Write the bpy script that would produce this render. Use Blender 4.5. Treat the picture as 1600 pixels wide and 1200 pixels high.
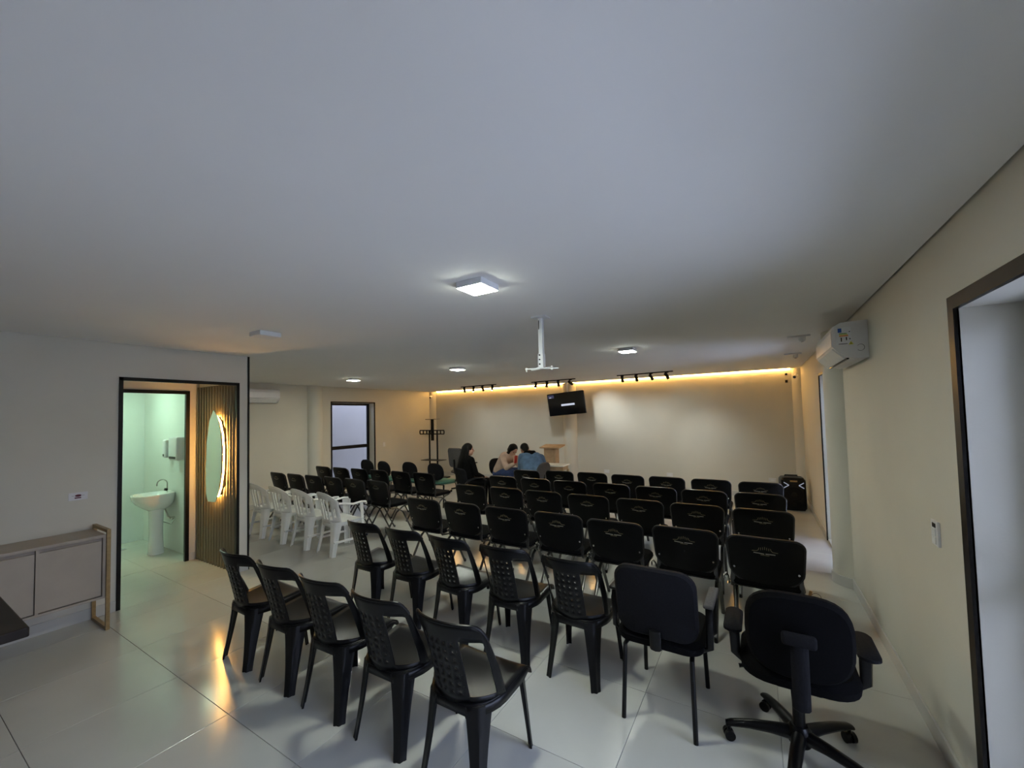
import bpy, bmesh, math, random
from mathutils import Vector, Matrix

random.seed(7)
for o in list(bpy.data.objects):
    bpy.data.objects.remove(o)
S = bpy.context.scene
COL = S.collection
PI = math.pi
R = math.radians

# ------------------------------------------------------------------ camera
YAW, PITCH, ROLL, FPX = R(31.3538), R(2.27786), R(-1.34126), 633.43
cam_d = bpy.data.cameras.new('camera')
cam_d.sensor_fit = 'HORIZONTAL'
cam_d.sensor_width = 36.0
cam_d.lens = FPX / 1600 * 36.0
cam_d.shift_x = (800 - 795.88) / 1600
cam_d.shift_y = (624.06 - 600) / 1600
cam_d.clip_start = 0.02
cam = bpy.data.objects.new('camera', cam_d)
COL.objects.link(cam)
fwd = Vector((-math.sin(YAW) * math.cos(PITCH), math.cos(YAW) * math.cos(PITCH), math.sin(PITCH)))
rt = Vector((math.cos(YAW), math.sin(YAW), 0))
up = rt.cross(fwd)
r2 = rt * math.cos(ROLL) + up * math.sin(ROLL)
u2 = -rt * math.sin(ROLL) + up * math.cos(ROLL)
mw = Matrix((r2, u2, -fwd)).transposed().to_4x4()
mw.translation = Vector((0, 0, 1.7))
cam.matrix_world = mw
S.camera = cam

# ------------------------------------------------------------------ world (overcast evening daylight) and exposure
W = bpy.data.worlds.new('overcast_sky')
S.world = W
W.use_nodes = True
bg = W.node_tree.nodes['Background']
bg.inputs['Color'].default_value = (0.60, 0.68, 0.98, 1)
bg.inputs['Strength'].default_value = 9.3
S.view_settings.view_transform = 'Standard'
S.view_settings.look = 'None'
S.view_settings.gamma = 1
S.view_settings.use_curve_mapping = False
S.view_settings.exposure = 0.0

# lamp levels
PANEL_E, STRIP_E, MIRROR_E, SPOT_W, BATH_E = 230.0, 55.0, 130.0, 24.0, 130.0

# ------------------------------------------------------------------ materials
MATS = {}
def mat(name, col, rough=0.5, metal=0.0, var=0.0, scale=8.0, bump=0.0, bscale=60.0, spec=0.5, sheen=0.0, emit=None, estr=0.0, coat=0.0):
    if name in MATS:
        return MATS[name]
    m = bpy.data.materials.new(name)
    m.use_nodes = True
    nt = m.node_tree
    b = nt.nodes['Principled BSDF']
    b.inputs['Base Color'].default_value = (*col, 1)
    b.inputs['Roughness'].default_value = rough
    b.inputs['Metallic'].default_value = metal
    b.inputs['Specular IOR Level'].default_value = spec
    b.inputs['Coat Weight'].default_value = coat
    if sheen:
        b.inputs['Sheen Weight'].default_value = sheen
    if emit:
        b.inputs['Emission Color'].default_value = (*emit, 1)
        b.inputs['Emission Strength'].default_value = estr
    tc = nt.nodes.new('ShaderNodeTexCoord')
    if var > 0:
        n = nt.nodes.new('ShaderNodeTexNoise')
        n.inputs['Scale'].default_value = scale
        n.inputs['Detail'].default_value = 5
        nt.links.new(tc.outputs['Object'], n.inputs['Vector'])
        rp = nt.nodes.new('ShaderNodeValToRGB')
        rp.color_ramp.elements[0].position = 0.3
        rp.color_ramp.elements[1].position = 0.7
        rp.color_ramp.elements[0].color = (*[max(0, c * (1 - var)) for c in col], 1)
        rp.color_ramp.elements[1].color = (*[min(1, c * (1 + var)) for c in col], 1)
        nt.links.new(n.outputs['Fac'], rp.inputs['Fac'])
        nt.links.new(rp.outputs['Color'], b.inputs['Base Color'])
    if bump > 0:
        n2 = nt.nodes.new('ShaderNodeTexNoise')
        n2.inputs['Scale'].default_value = bscale
        n2.inputs['Detail'].default_value = 4
        nt.links.new(tc.outputs['Object'], n2.inputs['Vector'])
        bp = nt.nodes.new('ShaderNodeBump')
        bp.inputs['Strength'].default_value = bump
        bp.inputs['Distance'].default_value = 0.01
        nt.links.new(n2.outputs['Fac'], bp.inputs['Height'])
        nt.links.new(bp.outputs['Normal'], b.inputs['Normal'])
    MATS[name] = m
    return m

def emis(name, col, s):
    m = bpy.data.materials.new(name)
    m.use_nodes = True
    nt = m.node_tree
    nt.nodes.remove(nt.nodes['Principled BSDF'])
    e = nt.nodes.new('ShaderNodeEmission')
    e.inputs['Color'].default_value = (*col, 1)
    e.inputs['Strength'].default_value = s
    nt.links.new(e.outputs[0], nt.nodes['Material Output'].inputs['Surface'])
    return m

def thin_glass(name):
    m = bpy.data.materials.new(name)
    m.use_nodes = True
    nt = m.node_tree
    nt.nodes.remove(nt.nodes['Principled BSDF'])
    t = nt.nodes.new('ShaderNodeBsdfTransparent')
    t.inputs['Color'].default_value = (0.93, 0.95, 0.95, 1)
    g = nt.nodes.new('ShaderNodeBsdfGlossy')
    g.inputs['Roughness'].default_value = 0.02
    fr = nt.nodes.new('ShaderNodeFresnel')
    fr.inputs['IOR'].default_value = 1.35
    mx = nt.nodes.new('ShaderNodeMixShader')
    nt.links.new(fr.outputs[0], mx.inputs[0])
    nt.links.new(t.outputs[0], mx.inputs[1])
    nt.links.new(g.outputs[0], mx.inputs[2])
    nt.links.new(mx.outputs[0], nt.nodes['Material Output'].inputs['Surface'])
    return m

M_WALL = mat('wall_paint', (0.63, 0.61, 0.535), 0.75, var=0.03, scale=1.5, bump=0.05, bscale=90)
M_CEIL = mat('ceiling_paint', (0.82, 0.81, 0.78), 0.85, var=0.02, scale=1.0)
M_TILE = mat('porcelain_tile', (0.50, 0.50, 0.46), 0.16, var=0.05, scale=1.6, spec=0.6)
M_GROUT = mat('grout', (0.36, 0.35, 0.32), 0.8, var=0.1, scale=20)
M_BASE = mat('porcelain_skirting', (0.52, 0.515, 0.49), 0.35, var=0.04, scale=2)
M_BLACKMETAL = mat('black_aluminium', (0.006, 0.005, 0.0045), 0.42, var=0.15, scale=30, spec=0.25)
M_GLASS = thin_glass('window_glass')
M_BATHWALL = mat('white_bathroom_tile', (0.70, 0.74, 0.70), 0.3, var=0.02, scale=2)
M_BPLASTIC = mat('black_gloss_plastic', (0.0035, 0.0035, 0.004), 0.30, var=0.2, scale=12, bump=0.02, bscale=200, spec=0.26)
M_BSHELL = mat('black_seat_shell', (0.003, 0.003, 0.0033), 0.42, var=0.2, scale=15, bump=0.03, bscale=300, spec=0.2)
M_BFAB = mat('black_fabric', (0.0035, 0.0035, 0.004), 0.9, var=0.3, scale=120, bump=0.2, bscale=700, spec=0.08)
M_CFAB = mat('charcoal_fabric', (0.009, 0.009, 0.0105), 0.85, var=0.25, scale=120, bump=0.2, bscale=700, spec=0.12)
M_GFAB = mat('grey_fabric', (0.075, 0.072, 0.07), 0.85, var=0.2, scale=120, bump=0.2, bscale=600)
M_GREEN = mat('green_fabric', (0.05, 0.16, 0.12), 0.8, var=0.2, scale=100, bump=0.2, bscale=600)
M_CHROME = mat('chromed_steel', (0.62, 0.62, 0.60), 0.18, metal=1.0, var=0.05, scale=20)
M_DCHROME = mat('dark_steel_tube', (0.10, 0.10, 0.095), 0.28, metal=0.9, var=0.1, scale=20)
M_BTUBE = mat('black_painted_tube', (0.005, 0.005, 0.005), 0.4, var=0.2, scale=30, spec=0.25)
M_GOLDPRINT = mat('gold_print', (0.22, 0.19, 0.10), 0.5, var=0.15, scale=60)
M_WPRINT = mat('pale_print', (0.32, 0.31, 0.25), 0.5, var=0.1, scale=60)
M_WPLASTIC = mat('white_plastic', (0.82, 0.83, 0.79), 0.38, var=0.04, scale=10)
M_APPL = mat('white_appliance_plastic', (0.70, 0.70, 0.72), 0.35, var=0.02, scale=6)
M_WMETAL = mat('white_painted_metal', (0.75, 0.77, 0.78), 0.35, var=0.04, scale=20)
M_CERAMIC = mat('white_ceramic', (0.78, 0.80, 0.78), 0.12, var=0.02, scale=5)
M_BRASS = mat('brushed_brass', (0.36, 0.25, 0.12), 0.42, metal=0.75, var=0.15, scale=40)
M_SIDEB = mat('taupe_laminate', (0.40, 0.345, 0.285), 0.55, var=0.06, scale=5)
M_DARKWOOD = mat('dark_wood', (0.018, 0.013, 0.010), 0.5, var=0.4, scale=7, spec=0.2)
M_REDWOOD = mat('reddish_wood', (0.05, 0.020, 0.014), 0.45, var=0.35, scale=9)
M_PINE = mat('light_wood', (0.42, 0.29, 0.17), 0.55, var=0.18, scale=9)
M_TVBLACK = mat('tv_black', (0.004, 0.004, 0.005), 0.12, var=0.1, scale=5)
M_FLUTE = mat('fluted_bronze_laminate', (0.27, 0.235, 0.165), 0.24, metal=0.55, var=0.08, scale=6)
M_FLUTEB = mat('dark_bronze_backing', (0.012, 0.010, 0.007), 0.5, var=0.1, scale=6)
M_MIRROR = mat('mirror_glass', (0.86, 0.90, 0.87), 0.02, metal=1.0, var=0.01, scale=2)
M_EXT = mat('exterior_render', (0.195, 0.182, 0.172), 0.9, var=0.05, scale=2)
M_EXTG = mat('exterior_concrete', (0.72, 0.71, 0.70), 0.9, var=0.12, scale=3)
M_SKIN = mat('skin', (0.50, 0.29, 0.20), 0.55, var=0.06, scale=10)
M_SKIN2 = mat('skin_tan', (0.32, 0.17, 0.11), 0.55, var=0.06, scale=10)
M_HAIR = mat('dark_hair', (0.004, 0.0035, 0.003), 0.55, var=0.4, scale=60, bump=0.4, bscale=120, spec=0.15)
M_BCLOTH = mat('black_cloth', (0.004, 0.0038, 0.0038), 0.95, var=0.3, scale=20, bump=0.3, bscale=30, spec=0.1)
M_HOOD = mat('beige_pink_cloth', (0.50, 0.36, 0.28), 0.9, var=0.12, scale=12, bump=0.3, bscale=25)
M_NAVY = mat('navy_cloth', (0.025, 0.045, 0.13), 0.9, var=0.2, scale=20, bump=0.3, bscale=30)
M_DENIM = mat('blue_denim', (0.085, 0.145, 0.235), 0.85, var=0.22, scale=14, bump=0.4, bscale=25)
M_RED = mat('red_plastic', (0.55, 0.03, 0.02), 0.4, var=0.1, scale=10)
M_BLUEP = mat('blue_print', (0.03, 0.11, 0.45), 0.5, var=0.05, scale=50)
M_YELP = mat('yellow_print', (0.62, 0.60, 0.08), 0.5, var=0.05, scale=50)
M_ORAP = mat('orange_print', (0.70, 0.22, 0.06), 0.5, var=0.05, scale=50)
M_GRNP = mat('green_print', (0.14, 0.36, 0.14), 0.5, var=0.05, scale=50)
M_PAPER = mat('label_paper', (0.74, 0.76, 0.80), 0.6, var=0.02, scale=20)
M_MAROON = mat('maroon_print', (0.10, 0.005, 0.02), 0.5, var=0.1, scale=50)
M_TAN = mat('tan_leather', (0.48, 0.28, 0.10), 0.6, var=0.15, scale=30)
M_PANEL = emis('led_panel_diffuser', (0.94, 1.0, 0.87), PANEL_E)
M_STRIP = emis('amber_led_strip', (1.0, 0.53, 0.14), STRIP_E)
M_MSTRIP = emis('amber_mirror_strip', (1.0, 0.50, 0.12), MIRROR_E)
M_BPANEL = emis('bathroom_led_diffuser', (0.66, 1.0, 0.74), BATH_E)
M_LENS = emis('spot_lens', (1.0, 0.93, 0.86), 8.0)
M_OSD = emis('screen_bar', (0.75, 0.80, 0.95), 0.8)
M_OSD2 = emis('screen_badge', (0.10, 0.10, 0.18), 0.5)
M_SPKLED = emis('speaker_led', (0.75, 0.82, 1.0), 0.35)

# ------------------------------------------------------------------ mesh builder
class MB:
    def __init__(s):
        s.bm = bmesh.new()
    def box(s, c, d, rot=None, bevel=0.0, seg=2):
        g = bmesh.ops.create_cube(s.bm, size=1.0)
        vs = g['verts']
        mt = Matrix.Translation(Vector(c)) @ (rot.to_4x4() if rot else Matrix.Identity(4)) @ Matrix.Diagonal((*d, 1))
        bmesh.ops.transform(s.bm, matrix=mt, verts=vs)
        if bevel > 0:
            es = {e for v in vs for e in v.link_edges}
            bmesh.ops.bevel(s.bm, geom=list(es), offset=bevel, segments=seg, affect='EDGES', profile=0.5)
        return s
    def bb(s, x0, x1, y0, y1, z0, z1, bevel=0.0, seg=2):
        return s.box(((x0+x1)/2, (y0+y1)/2, (z0+z1)/2), (x1-x0, y1-y0, z1-z0), None, bevel, seg)
    def ring_loft(s, rings, cap=True, closed=False):
        bm = s.bm
        L = [[bm.verts.new(p) for p in r] for r in rings]
        n = len(L[0])
        pairs = list(zip(L, L[1:])) + ([(L[-1], L[0])] if closed else [])
        for a, b in pairs:
            for i in range(n):
                bm.faces.new((a[i], a[(i+1) % n], b[(i+1) % n], b[i]))
        if cap and not closed:
            bm.faces.new(list(reversed(L[0])))
            bm.faces.new(L[-1])
        return s
    def tube(s, pts, r, n=10, rx=None, closed=False, cap=True):
        """r may be a list; rx scales the section across (oval tube)"""
        pts = [Vector(p) for p in pts]
        N = len(pts)
        rs = r if isinstance(r, (list, tuple)) else [r] * N
        rings = []
        prev = None
        for i, p in enumerate(pts):
            if closed:
                t = (pts[(i+1) % N] - pts[i-1]).normalized()
            else:
                t = (pts[min(i+1, N-1)] - pts[max(i-1, 0)]).normalized()
            if prev is None:
                a = Vector((1, 0, 0)) if abs(t.x) < 0.9 else Vector((0, 0, 1))
                a = (a - t * a.dot(t)).normalized()
            else:
                a = (prev - t * prev.dot(t)).normalized()
            prev = a
            b = t.cross(a)
            k = rx if rx else 1.0
            rings.append([p + a * (rs[i] * k * math.cos(2*PI*j/n)) + b * (rs[i] * math.sin(2*PI*j/n)) for j in range(n)])
        return s.ring_loft(rings, cap, closed)
    def cyl(s, p0, p1, r, n=16, r1=None):
        return s.tube([p0, p1], [r, r if r1 is None else r1], n)
    def lathe(s, prof, n=24, c=(0, 0, 0), axis='z'):
        rings = []
        for (r, h) in prof:
            ring = []
            for j in range(n):
                a = 2*PI*j/n
                p = Vector((r*math.cos(a), r*math.sin(a), h))
                if axis == 'y':
                    p = Vector((p.x, -p.z, p.y))
                elif axis == 'x':
                    p = Vector((p.z, p.x, p.y))
                ring.append(p + Vector(c))
            rings.append(ring)
        return s.ring_loft(rings)
    def prism(s, poly, vec):
        """extrude polygon (3d points) by vec"""
        v = Vector(vec)
        a = [Vector(p) for p in poly]
        return s.ring_loft([a, [p + v for p in a]])
    def ell(s, c, r, rot=None, u=16, v=10):
        g = bmesh.ops.create_uvsphere(s.bm, u_segments=u, v_segments=v, radius=1.0)
        mt = Matrix.Translation(Vector(c)) @ (rot.to_4x4() if rot else Matrix.Identity(4)) @ Matrix.Diagonal((*r, 1))
        bmesh.ops.transform(s.bm, matrix=mt, verts=g['verts'])
        return s
    def cap(s, p0, p1, r0, r1, n=14):
        """tapered capsule"""
        p0, p1 = Vector(p0), Vector(p1)
        s.tube([p0, p1], [r0, r1], n)
        s.ell(p0, (r0,)*3, None, 12, 8)
        s.ell(p1, (r1,)*3, None, 12, 8)
        return s
    def mesh(s, name):
        bmesh.ops.recalc_face_normals(s.bm, faces=s.bm.faces[:])
        me = bpy.data.meshes.new(name)
        s.bm.to_mesh(me)
        s.bm.free()
        return me
    def build(s, name, m, parent=None, smooth=False, loc=None):
        me = s.mesh(name)
        return mkobj(name, me, m, parent, smooth, loc)

def mkobj(name, me, m, parent=None, smooth=False, loc=None):
    if m and not me.materials:
        me.materials.append(m)
    if smooth:
        for p in me.polygons:
            p.use_smooth = True
        try:
            me.set_sharp_from_angle(angle=R(38))
        except Exception:
            pass
    o = bpy.data.objects.new(name, me)
    COL.objects.link(o)
    if parent:
        o.parent = parent
    if loc:
        o.location = loc
    return o

def thing(name, label, cat, loc=(0, 0, 0), rz=0.0, group=None):
    o = bpy.data.objects.new(name, None)
    o.empty_display_size = 0.1
    COL.objects.link(o)
    o.location = loc
    o.rotation_euler = (0, 0, rz)
    return tag(o, label, cat, group)

def tag(o, label, cat, group=None):
    o['label'] = label
    o['category'] = cat
    if group:
        o['group'] = group
    return o

def struct(o):
    o['kind'] = 'structure'
    return o

def copy_tree(o, parent=None):
    c = o.copy()
    COL.objects.link(c)
    c.parent = parent
    for ch in list(o.children):
        copy_tree(ch, c)
    return c

def place(proto, used, loc, rz, label, group):
    o = proto if not used else copy_tree(proto)
    used.append(1)
    o.location = loc
    o.rotation_euler = (0, 0, rz)
    o['label'] = label
    o['group'] = group
    return o

ORD = ['first', 'second', 'third', 'fourth', 'fifth', 'sixth', 'seventh']

# ------------------------------------------------------------------ room numbers
XR, XL, XF = 0.715, -5.075, -8.40          # right wall, near left wall, wing's left wall
YW, YF, YB = 2.46, 9.30, -2.60             # wing corner, stage wall, wall behind the camera
H, HT = 2.46, 2.62

# floor : slab + tiles
fl = MB().bb(XF-0.3, XR+0.3, YB-0.2, YF+0.2, -0.16, -0.012).build('floor', M_GROUT)
struct(fl)
TP = 0.685
tile_me = MB().bb(-TP/2+0.0011, TP/2-0.0011, -TP/2+0.0011, TP/2-0.0011, -0.012, 0.0, bevel=0.0012, seg=1).mesh('tile')
def add_tile(x0, x1, y0, y1):
    w, d = x1-x0, y1-y0
    if w < 0.02 or d < 0.02:
        return
    if abs(w-TP) < 1e-4 and abs(d-TP) < 1e-4:
        o = mkobj('tile', tile_me, M_TILE, fl, loc=((x0+x1)/2, (y0+y1)/2, 0))
    else:
        MB().bb(x0+0.0011, x1-0.0011, y0+0.0011, y1-0.0011, -0.012, 0.0, bevel=0.0012, seg=1).build('tile', M_TILE, fl)
gx0, gy0 = -0.647, 1.203
xs, ys = [], []
i = -14
while True:
    x = gx0 + i*TP
    if x > XR: break
    xs.append(x); i += 1
i = -6
while True:
    y = gy0 + i*TP
    if y > YF: break
    ys.append(y); i += 1
def clipped(x0, x1, y0, y1, a):
    nx0, nx1, ny0, ny1 = max(x0, a[0]), min(x1, a[1]), max(y0, a[2]), min(y1, a[3])
    if nx1 > nx0 and ny1 > ny0:
        add_tile(nx0, nx1, ny0, ny1)
for x in xs:
    for y in ys:
        if y >= YW:
            clipped(x, x+TP, y, y+TP, (XF, XR, YW, YF))             # hall
        else:
            clipped(x, x+TP, y, y+TP, (XL, XR, YB, YF))
            if y+TP > YW:
                clipped(x, x+TP, y, y+TP, (XF, XL, YW, YF))         # cut tiles along the partition
        clipped(x, x+TP, y, y+TP, (-6.14, XL, 1.33, 2.36))          # vestibule
        clipped(x, x+TP, y, y+TP, (-7.80, -6.14, 1.0, 2.36))        # bathroom

# ceiling : gypsum sheet with a shadow gap, roof slab above
cz0, cz1, g = H, H+0.03, 0.014
pts = [(XL+g, YB+g), (XR-g, YB+g), (XR-g, YF-0.13), (XF+g, YF-0.13), (XF+g, YW+g), (XL+g, YW+g)]
ce = MB().prism([(x, y, cz0) for x, y in pts], (0, 0, cz1-cz0)).build('ceiling', M_CEIL)
struct(ce)
struct(MB().bb(XF-0.3, XR+0.3, YB-0.2, YF+0.2, HT, HT+0.12).build('ceiling_slab', M_CEIL))

T = 0.26
def wall_with_holes_x(name, x0, x1, y0, y1, holes, m=M_WALL):
    """wall running along y between x0..x1, holes = [(ya, yb, za, zb)]"""
    b = MB()
    ys_ = sorted({y0, y1, *[h[0] for h in holes], *[h[1] for h in holes]})
    for a, c in zip(ys_, ys_[1:]):
        h = [q for q in holes if q[0] <= a+1e-6 and q[1] >= c-1e-6]
        if not h:
            b.bb(x0, x1, a, c, 0, HT)
        else:
            if h[0][2] > 0.001: b.bb(x0, x1, a, c, 0, h[0][2])
            b.bb(x0, x1, a, c, h[0][3], HT)
    return struct(b.build(name, m))

# right wall with two tall openings
RO = [(-0.30, 2.362, 0.02, 2.095), (5.40, 6.62, 0.02, 2.12)]
wr = wall_with_holes_x('wall_right', XR, XR+T, YB, YF, RO)
# wing's left wall with one opening
LO = [(5.876, 7.085, 0.02, 2.09)]
wl = wall_with_holes_x('wall_wing', XF-T, XF, YW-0.1, YF, LO)
# near left wall with the vestibule doorway
DO = (1.328, 2.36, 0.0, 2.147)
wn = wall_with_holes_x('wall_left', XL-0.12, XL, YB, YW, [DO])
# stage wall, bathroom partition, back wall with shop front
struct(MB().bb(XF-T, XR+T, YF, YF+0.15, 0, HT).build('wall_stage', M_WALL))
struct(MB().bb(XF-T, XL-0.12, 2.36, YW, 0, HT).build('wall_partition', M_WALL))
struct(MB().bb(XL-0.12, XR+T, YB-0.15, YB, 0, HT).build('wall_back', M_WALL))

# skirting
def skirt(name, x0, x1, y0, y1):
    return struct(MB().bb(x0, x1, y0, y1, 0, 0.095, bevel=0.002, seg=1).build(name, M_BASE))
st = 0.012
skirt('baseboard_right', XR-st, XR, 2.43, 5.40)
skirt('baseboard_right_front', XR-st, XR, YB, -0.36)
skirt('baseboard_right_rear', XR-st, XR, 6.66, YF)
skirt('baseboard_left', XL, XL+st, YB, 1.326)
skirt('baseboard_left_end', XL, XL+st, 2.363, YW-0.004)
skirt('baseboard_wing', XF, XF+st, YW, 5.84)
skirt('baseboard_wing_rear', XF, XF+st, 7.12, YF)
skirt('baseboard_stage', XF+st, XR-st, YF-st, YF)

# round columns half sunk in the walls
def column(name, x, y):
    c = MB().lathe([(0.18, 0), (0.18, H-0.002)], 40, (x, y, 0)).build(name, M_WALL, smooth=True)
    struct(c)
    MB().lathe([(0.192, 0.0), (0.192, 0.093), (0.19, 0.095)], 40, (x, y, 0)).build('skirting', M_BASE, c, smooth=True)
    return c
column('column_right', XR+0.045, 5.13)
column('column_wing', XF-0.04, 5.45)
column('column_stage', -3.93, YF+0.03)
column('column_stage_corner', XR+0.045, YF+0.03)
column('column_wing_corner', XF-0.04, YF+0.03)

# black corner edge trim
struct(MB().bb(XL-0.012, XL+0.006, YW-0.012, YW+0.008, 0, H).build('trim_1', M_BLACKMETAL))

# openings : flat trim on the wall face, window set back in the reveal
def opening(n, xface, sgn, y0, y1, z1, bar, tw=0.032):
    """sgn=+1: outside is +x"""
    t = 0.012
    b = MB()
    xa, xb = (xface - t, xface + 0.006) if sgn > 0 else (xface - 0.006, xface + t)
    b.bb(xa, xb, y0-tw, y0, 0.0, z1+tw).bb(xa, xb, y1, y1+tw, 0.0, z1+tw).bb(xa, xb, y0, y1, z1, z1+tw)
    tr = struct(b.build('trim_%d' % (n+1), M_BLACKMETAL))
    xo = xface + sgn*(T-0.05)
    w = MB()
    xa, xb = xo-0.025, xo+0.025
    f = 0.05
    w.bb(xa, xb, y0, y0+f, 0.02, z1).bb(xa, xb, y1-f, y1, 0.02, z1).bb(xa, xb, y0+f, y1-f, z1-f, z1).bb(xa, xb, y0+f, y1-f, 0.02, 0.07)
    w.bb(xa, xb, y0+f, y1-f, bar-0.04, bar+0.04)
    wo = struct(w.build('window_%d' % n, M_BLACKMETAL))
    for za, zb in ((0.07, bar-0.04), (bar+0.04, z1-f)):
        MB().bb(xo-0.003, xo+0.003, y0+f, y1-f, za, zb).build('pane', M_GLASS, wo)
    return wo
opening(1, XR, 1, RO[0][0], RO[0][1], RO[0][3], 1.02, 0.056)
opening(2, XR, 1, RO[1][0], RO[1][1], RO[1][3], 1.02)
opening(3, XF, -1, LO[0][0], LO[0][1], LO[0][3], 1.02)
# daylight portals help the renderer find the openings
def portal(name, loc, rot, sx, sy):
    l = bpy.data.lights.new(name, 'AREA')
    l.shape = 'RECTANGLE'; l.size = sx; l.size_y = sy
    l.cycles.is_portal = True
    o = bpy.data.objects.new(name, l)
    COL.objects.link(o)
    o.location = loc; o.rotation_euler = rot
portal('daylight_portal', (XR+T+0.02, 1.04, 1.07), (0, R(90), 0), 2.1, 2.69)
portal('daylight_portal', (XR+T+0.02, 6.01, 1.07), (0, R(90), 0), 2.1, 1.24)
portal('daylight_portal', (XF-T-0.02, 6.48, 1.07), (0, R(-90), 0), 2.1, 1.24)
# outside : boundary walls and ground
struct(MB().bb(-14, 9, -14, 14, -0.25, -0.17).build('ground_outside', M_EXTG))
struct(MB().bb(XF-T-1.35, XF-T-1.2, 0, 12, -0.17, 2.4).build('wall_boundary_wing', M_EXT))
struct(MB().bb(7.0, 7.15, -14, 14, -0.17, 2.4).build('wall_boundary_right', M_EXT))

# ------------------------------------------------------------------ vestibule and bathroom
VB = -6.08
b = MB()
b.bb(VB-0.10, VB, 2.255, 2.36, 0, HT).bb(VB-0.10, VB, 1.21, 1.44, 0, HT).bb(VB-0.10, VB, 1.44, 2.255, 2.10, HT)
struct(b.build('wall_vestibule_back', M_WALL))
struct(MB().bb(VB, XL-0.12, 1.21, 1.33, 0, HT).build('wall_vestibule_side', M_WALL))
struct(MB().bb(VB, XL-0.12, 1.33, 2.36, 2.40, 2.44).build('ceiling_vestibule', M_CEIL))
skirt('baseboard_vestibule', VB, VB+st, 2.257, 2.320)
# bathroom shell
struct(MB().bb(-7.92, -7.80, 1.0, 2.36, 0, HT).build('wall_bathroom_end', M_BATHWALL))
struct(MB().bb(-7.92, VB-0.10, 0.90, 1.0, 0, HT).build('wall_bathroom_side', M_BATHWALL))
struct(MB().bb(-7.80, VB-0.10, 2.335, 2.36, 0, HT).build('wall_bathroom_tiled', M_BATHWALL))
struct(MB().bb(VB-0.18, VB-0.10, 1.0, 1.44, 0, HT).build('wall_bathroom_front', M_BATHWALL))
struct(MB().bb(-7.80, VB-0.10, 1.0, 2.335, 2.40, 2.44).build('ceiling_bathroom', M_CEIL))
# bathroom door frame (black) and vestibule doorway frame
b = MB()
xa, xb = VB-0.03, VB+0.012
b.bb(xa, xb, 2.215, 2.255, 0, 2.10).bb(xa, xb, 1.44, 1.48, 0, 2.10).bb(xa, xb, 1.48, 2.215, 2.06, 2.10)
struct(b.build('door_1', M_BLACKMETAL))
b = MB()
xa, xb = XL-0.032, XL+0.010
b.bb(xa, xb, DO[0]-0.0, DO[0]+0.030, 0.0, DO[3]).bb(xa, xb, 2.330, 2.36, 0.0, DO[3]).bb(xa, xb, DO[0], 2.36, DO[3]-0.032, DO[3])
struct(b.build('door_2', M_BLACKMETAL))

# fluted panel on the vestibule side wall
fp = thing('fluted_wall_panel', 'bronze fluted wall panel lining the vestibule behind the backlit mirror', 'wall panel', (VB+0.004, 2.3595, 0))
wfl = (XL-0.034)-(VB+0.004)
MB().bb(0, wfl, -0.008, 0, 0.0, 2.146).build('backing', M_FLUTEB, fp)
nr = 14
pw = wfl/nr
prof = [(pw*0.76*k/8, -0.008 - 0.030*math.sin(PI*k/8)**0.75) for k in range(9)]
rib_me = MB().prism([(p[0]+pw*0.12, p[1], 0.001) for p in prof], (0, 0, 2.143)).mesh('rib')
for k in range(nr):
    mkobj('rib', rib_me, M_FLUTE, fp, smooth=True, loc=(k*pw, 0, 0))

# backlit mirror
mpts = [(-5.445, 1.846), (-5.345, 1.763), (-5.275, 1.60), (-5.245, 1.408), (-5.255, 1.115), (-5.315, 0.895), (-5.39, 0.778),
        (-5.575, 0.77), (-5.62, 0.862), (-5.635, 1.138), (-5.61, 1.46), (-5.548, 1.715)]
YM = 2.255
mr = thing('backlit_mirror', 'tall irregular mirror with amber light glowing behind its edge', 'mirror', (-5.44, YM, 0.77))
def rel(p, o): return (p[0]-o[0], p[1]-o[1], p[2]-o[2])
o0 = (-5.44, YM, 0.77)
MB().prism([rel((x, YM, z), o0) for x, z in mpts], (0, 0.006, 0)).build('glass', M_MIRROR, mr)
cx = sum(p[0] for p in mpts)/len(mpts); cz = sum(p[1] for p in mpts)/len(mpts)
def shrink(p, k): return (cx+(p[0]-cx)*k, cz+(p[1]-cz)*k)
inn = [shrink(p, 0.86) for p in mpts]
MB().prism([rel((x, YM+0.008, z), o0) for x, z in inn], (0, 0.06, 0)).build('backing_board', M_BPLASTIC, mr)
sp = [shrink(p, 0.88) for p in mpts]
MB().tube([rel((x, YM+0.035, z), o0) for x, z in sp], 0.007, 6, closed=True).build('light_strip', M_MSTRIP, mr)

# bathroom ceiling panel
bl = thing('bathroom_ceiling_panel', 'square light panel on the bathroom ceiling', 'ceiling light', (-7.0, 1.65, 2.40))
MB().bb(-0.11, 0.11, -0.11, 0.11, -0.03, 0).build('frame', M_WMETAL, bl)
MB().bb(-0.10, 0.10, -0.10, 0.10, -0.033, -0.0305).build('diffuser', M_BPANEL, bl)

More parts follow.
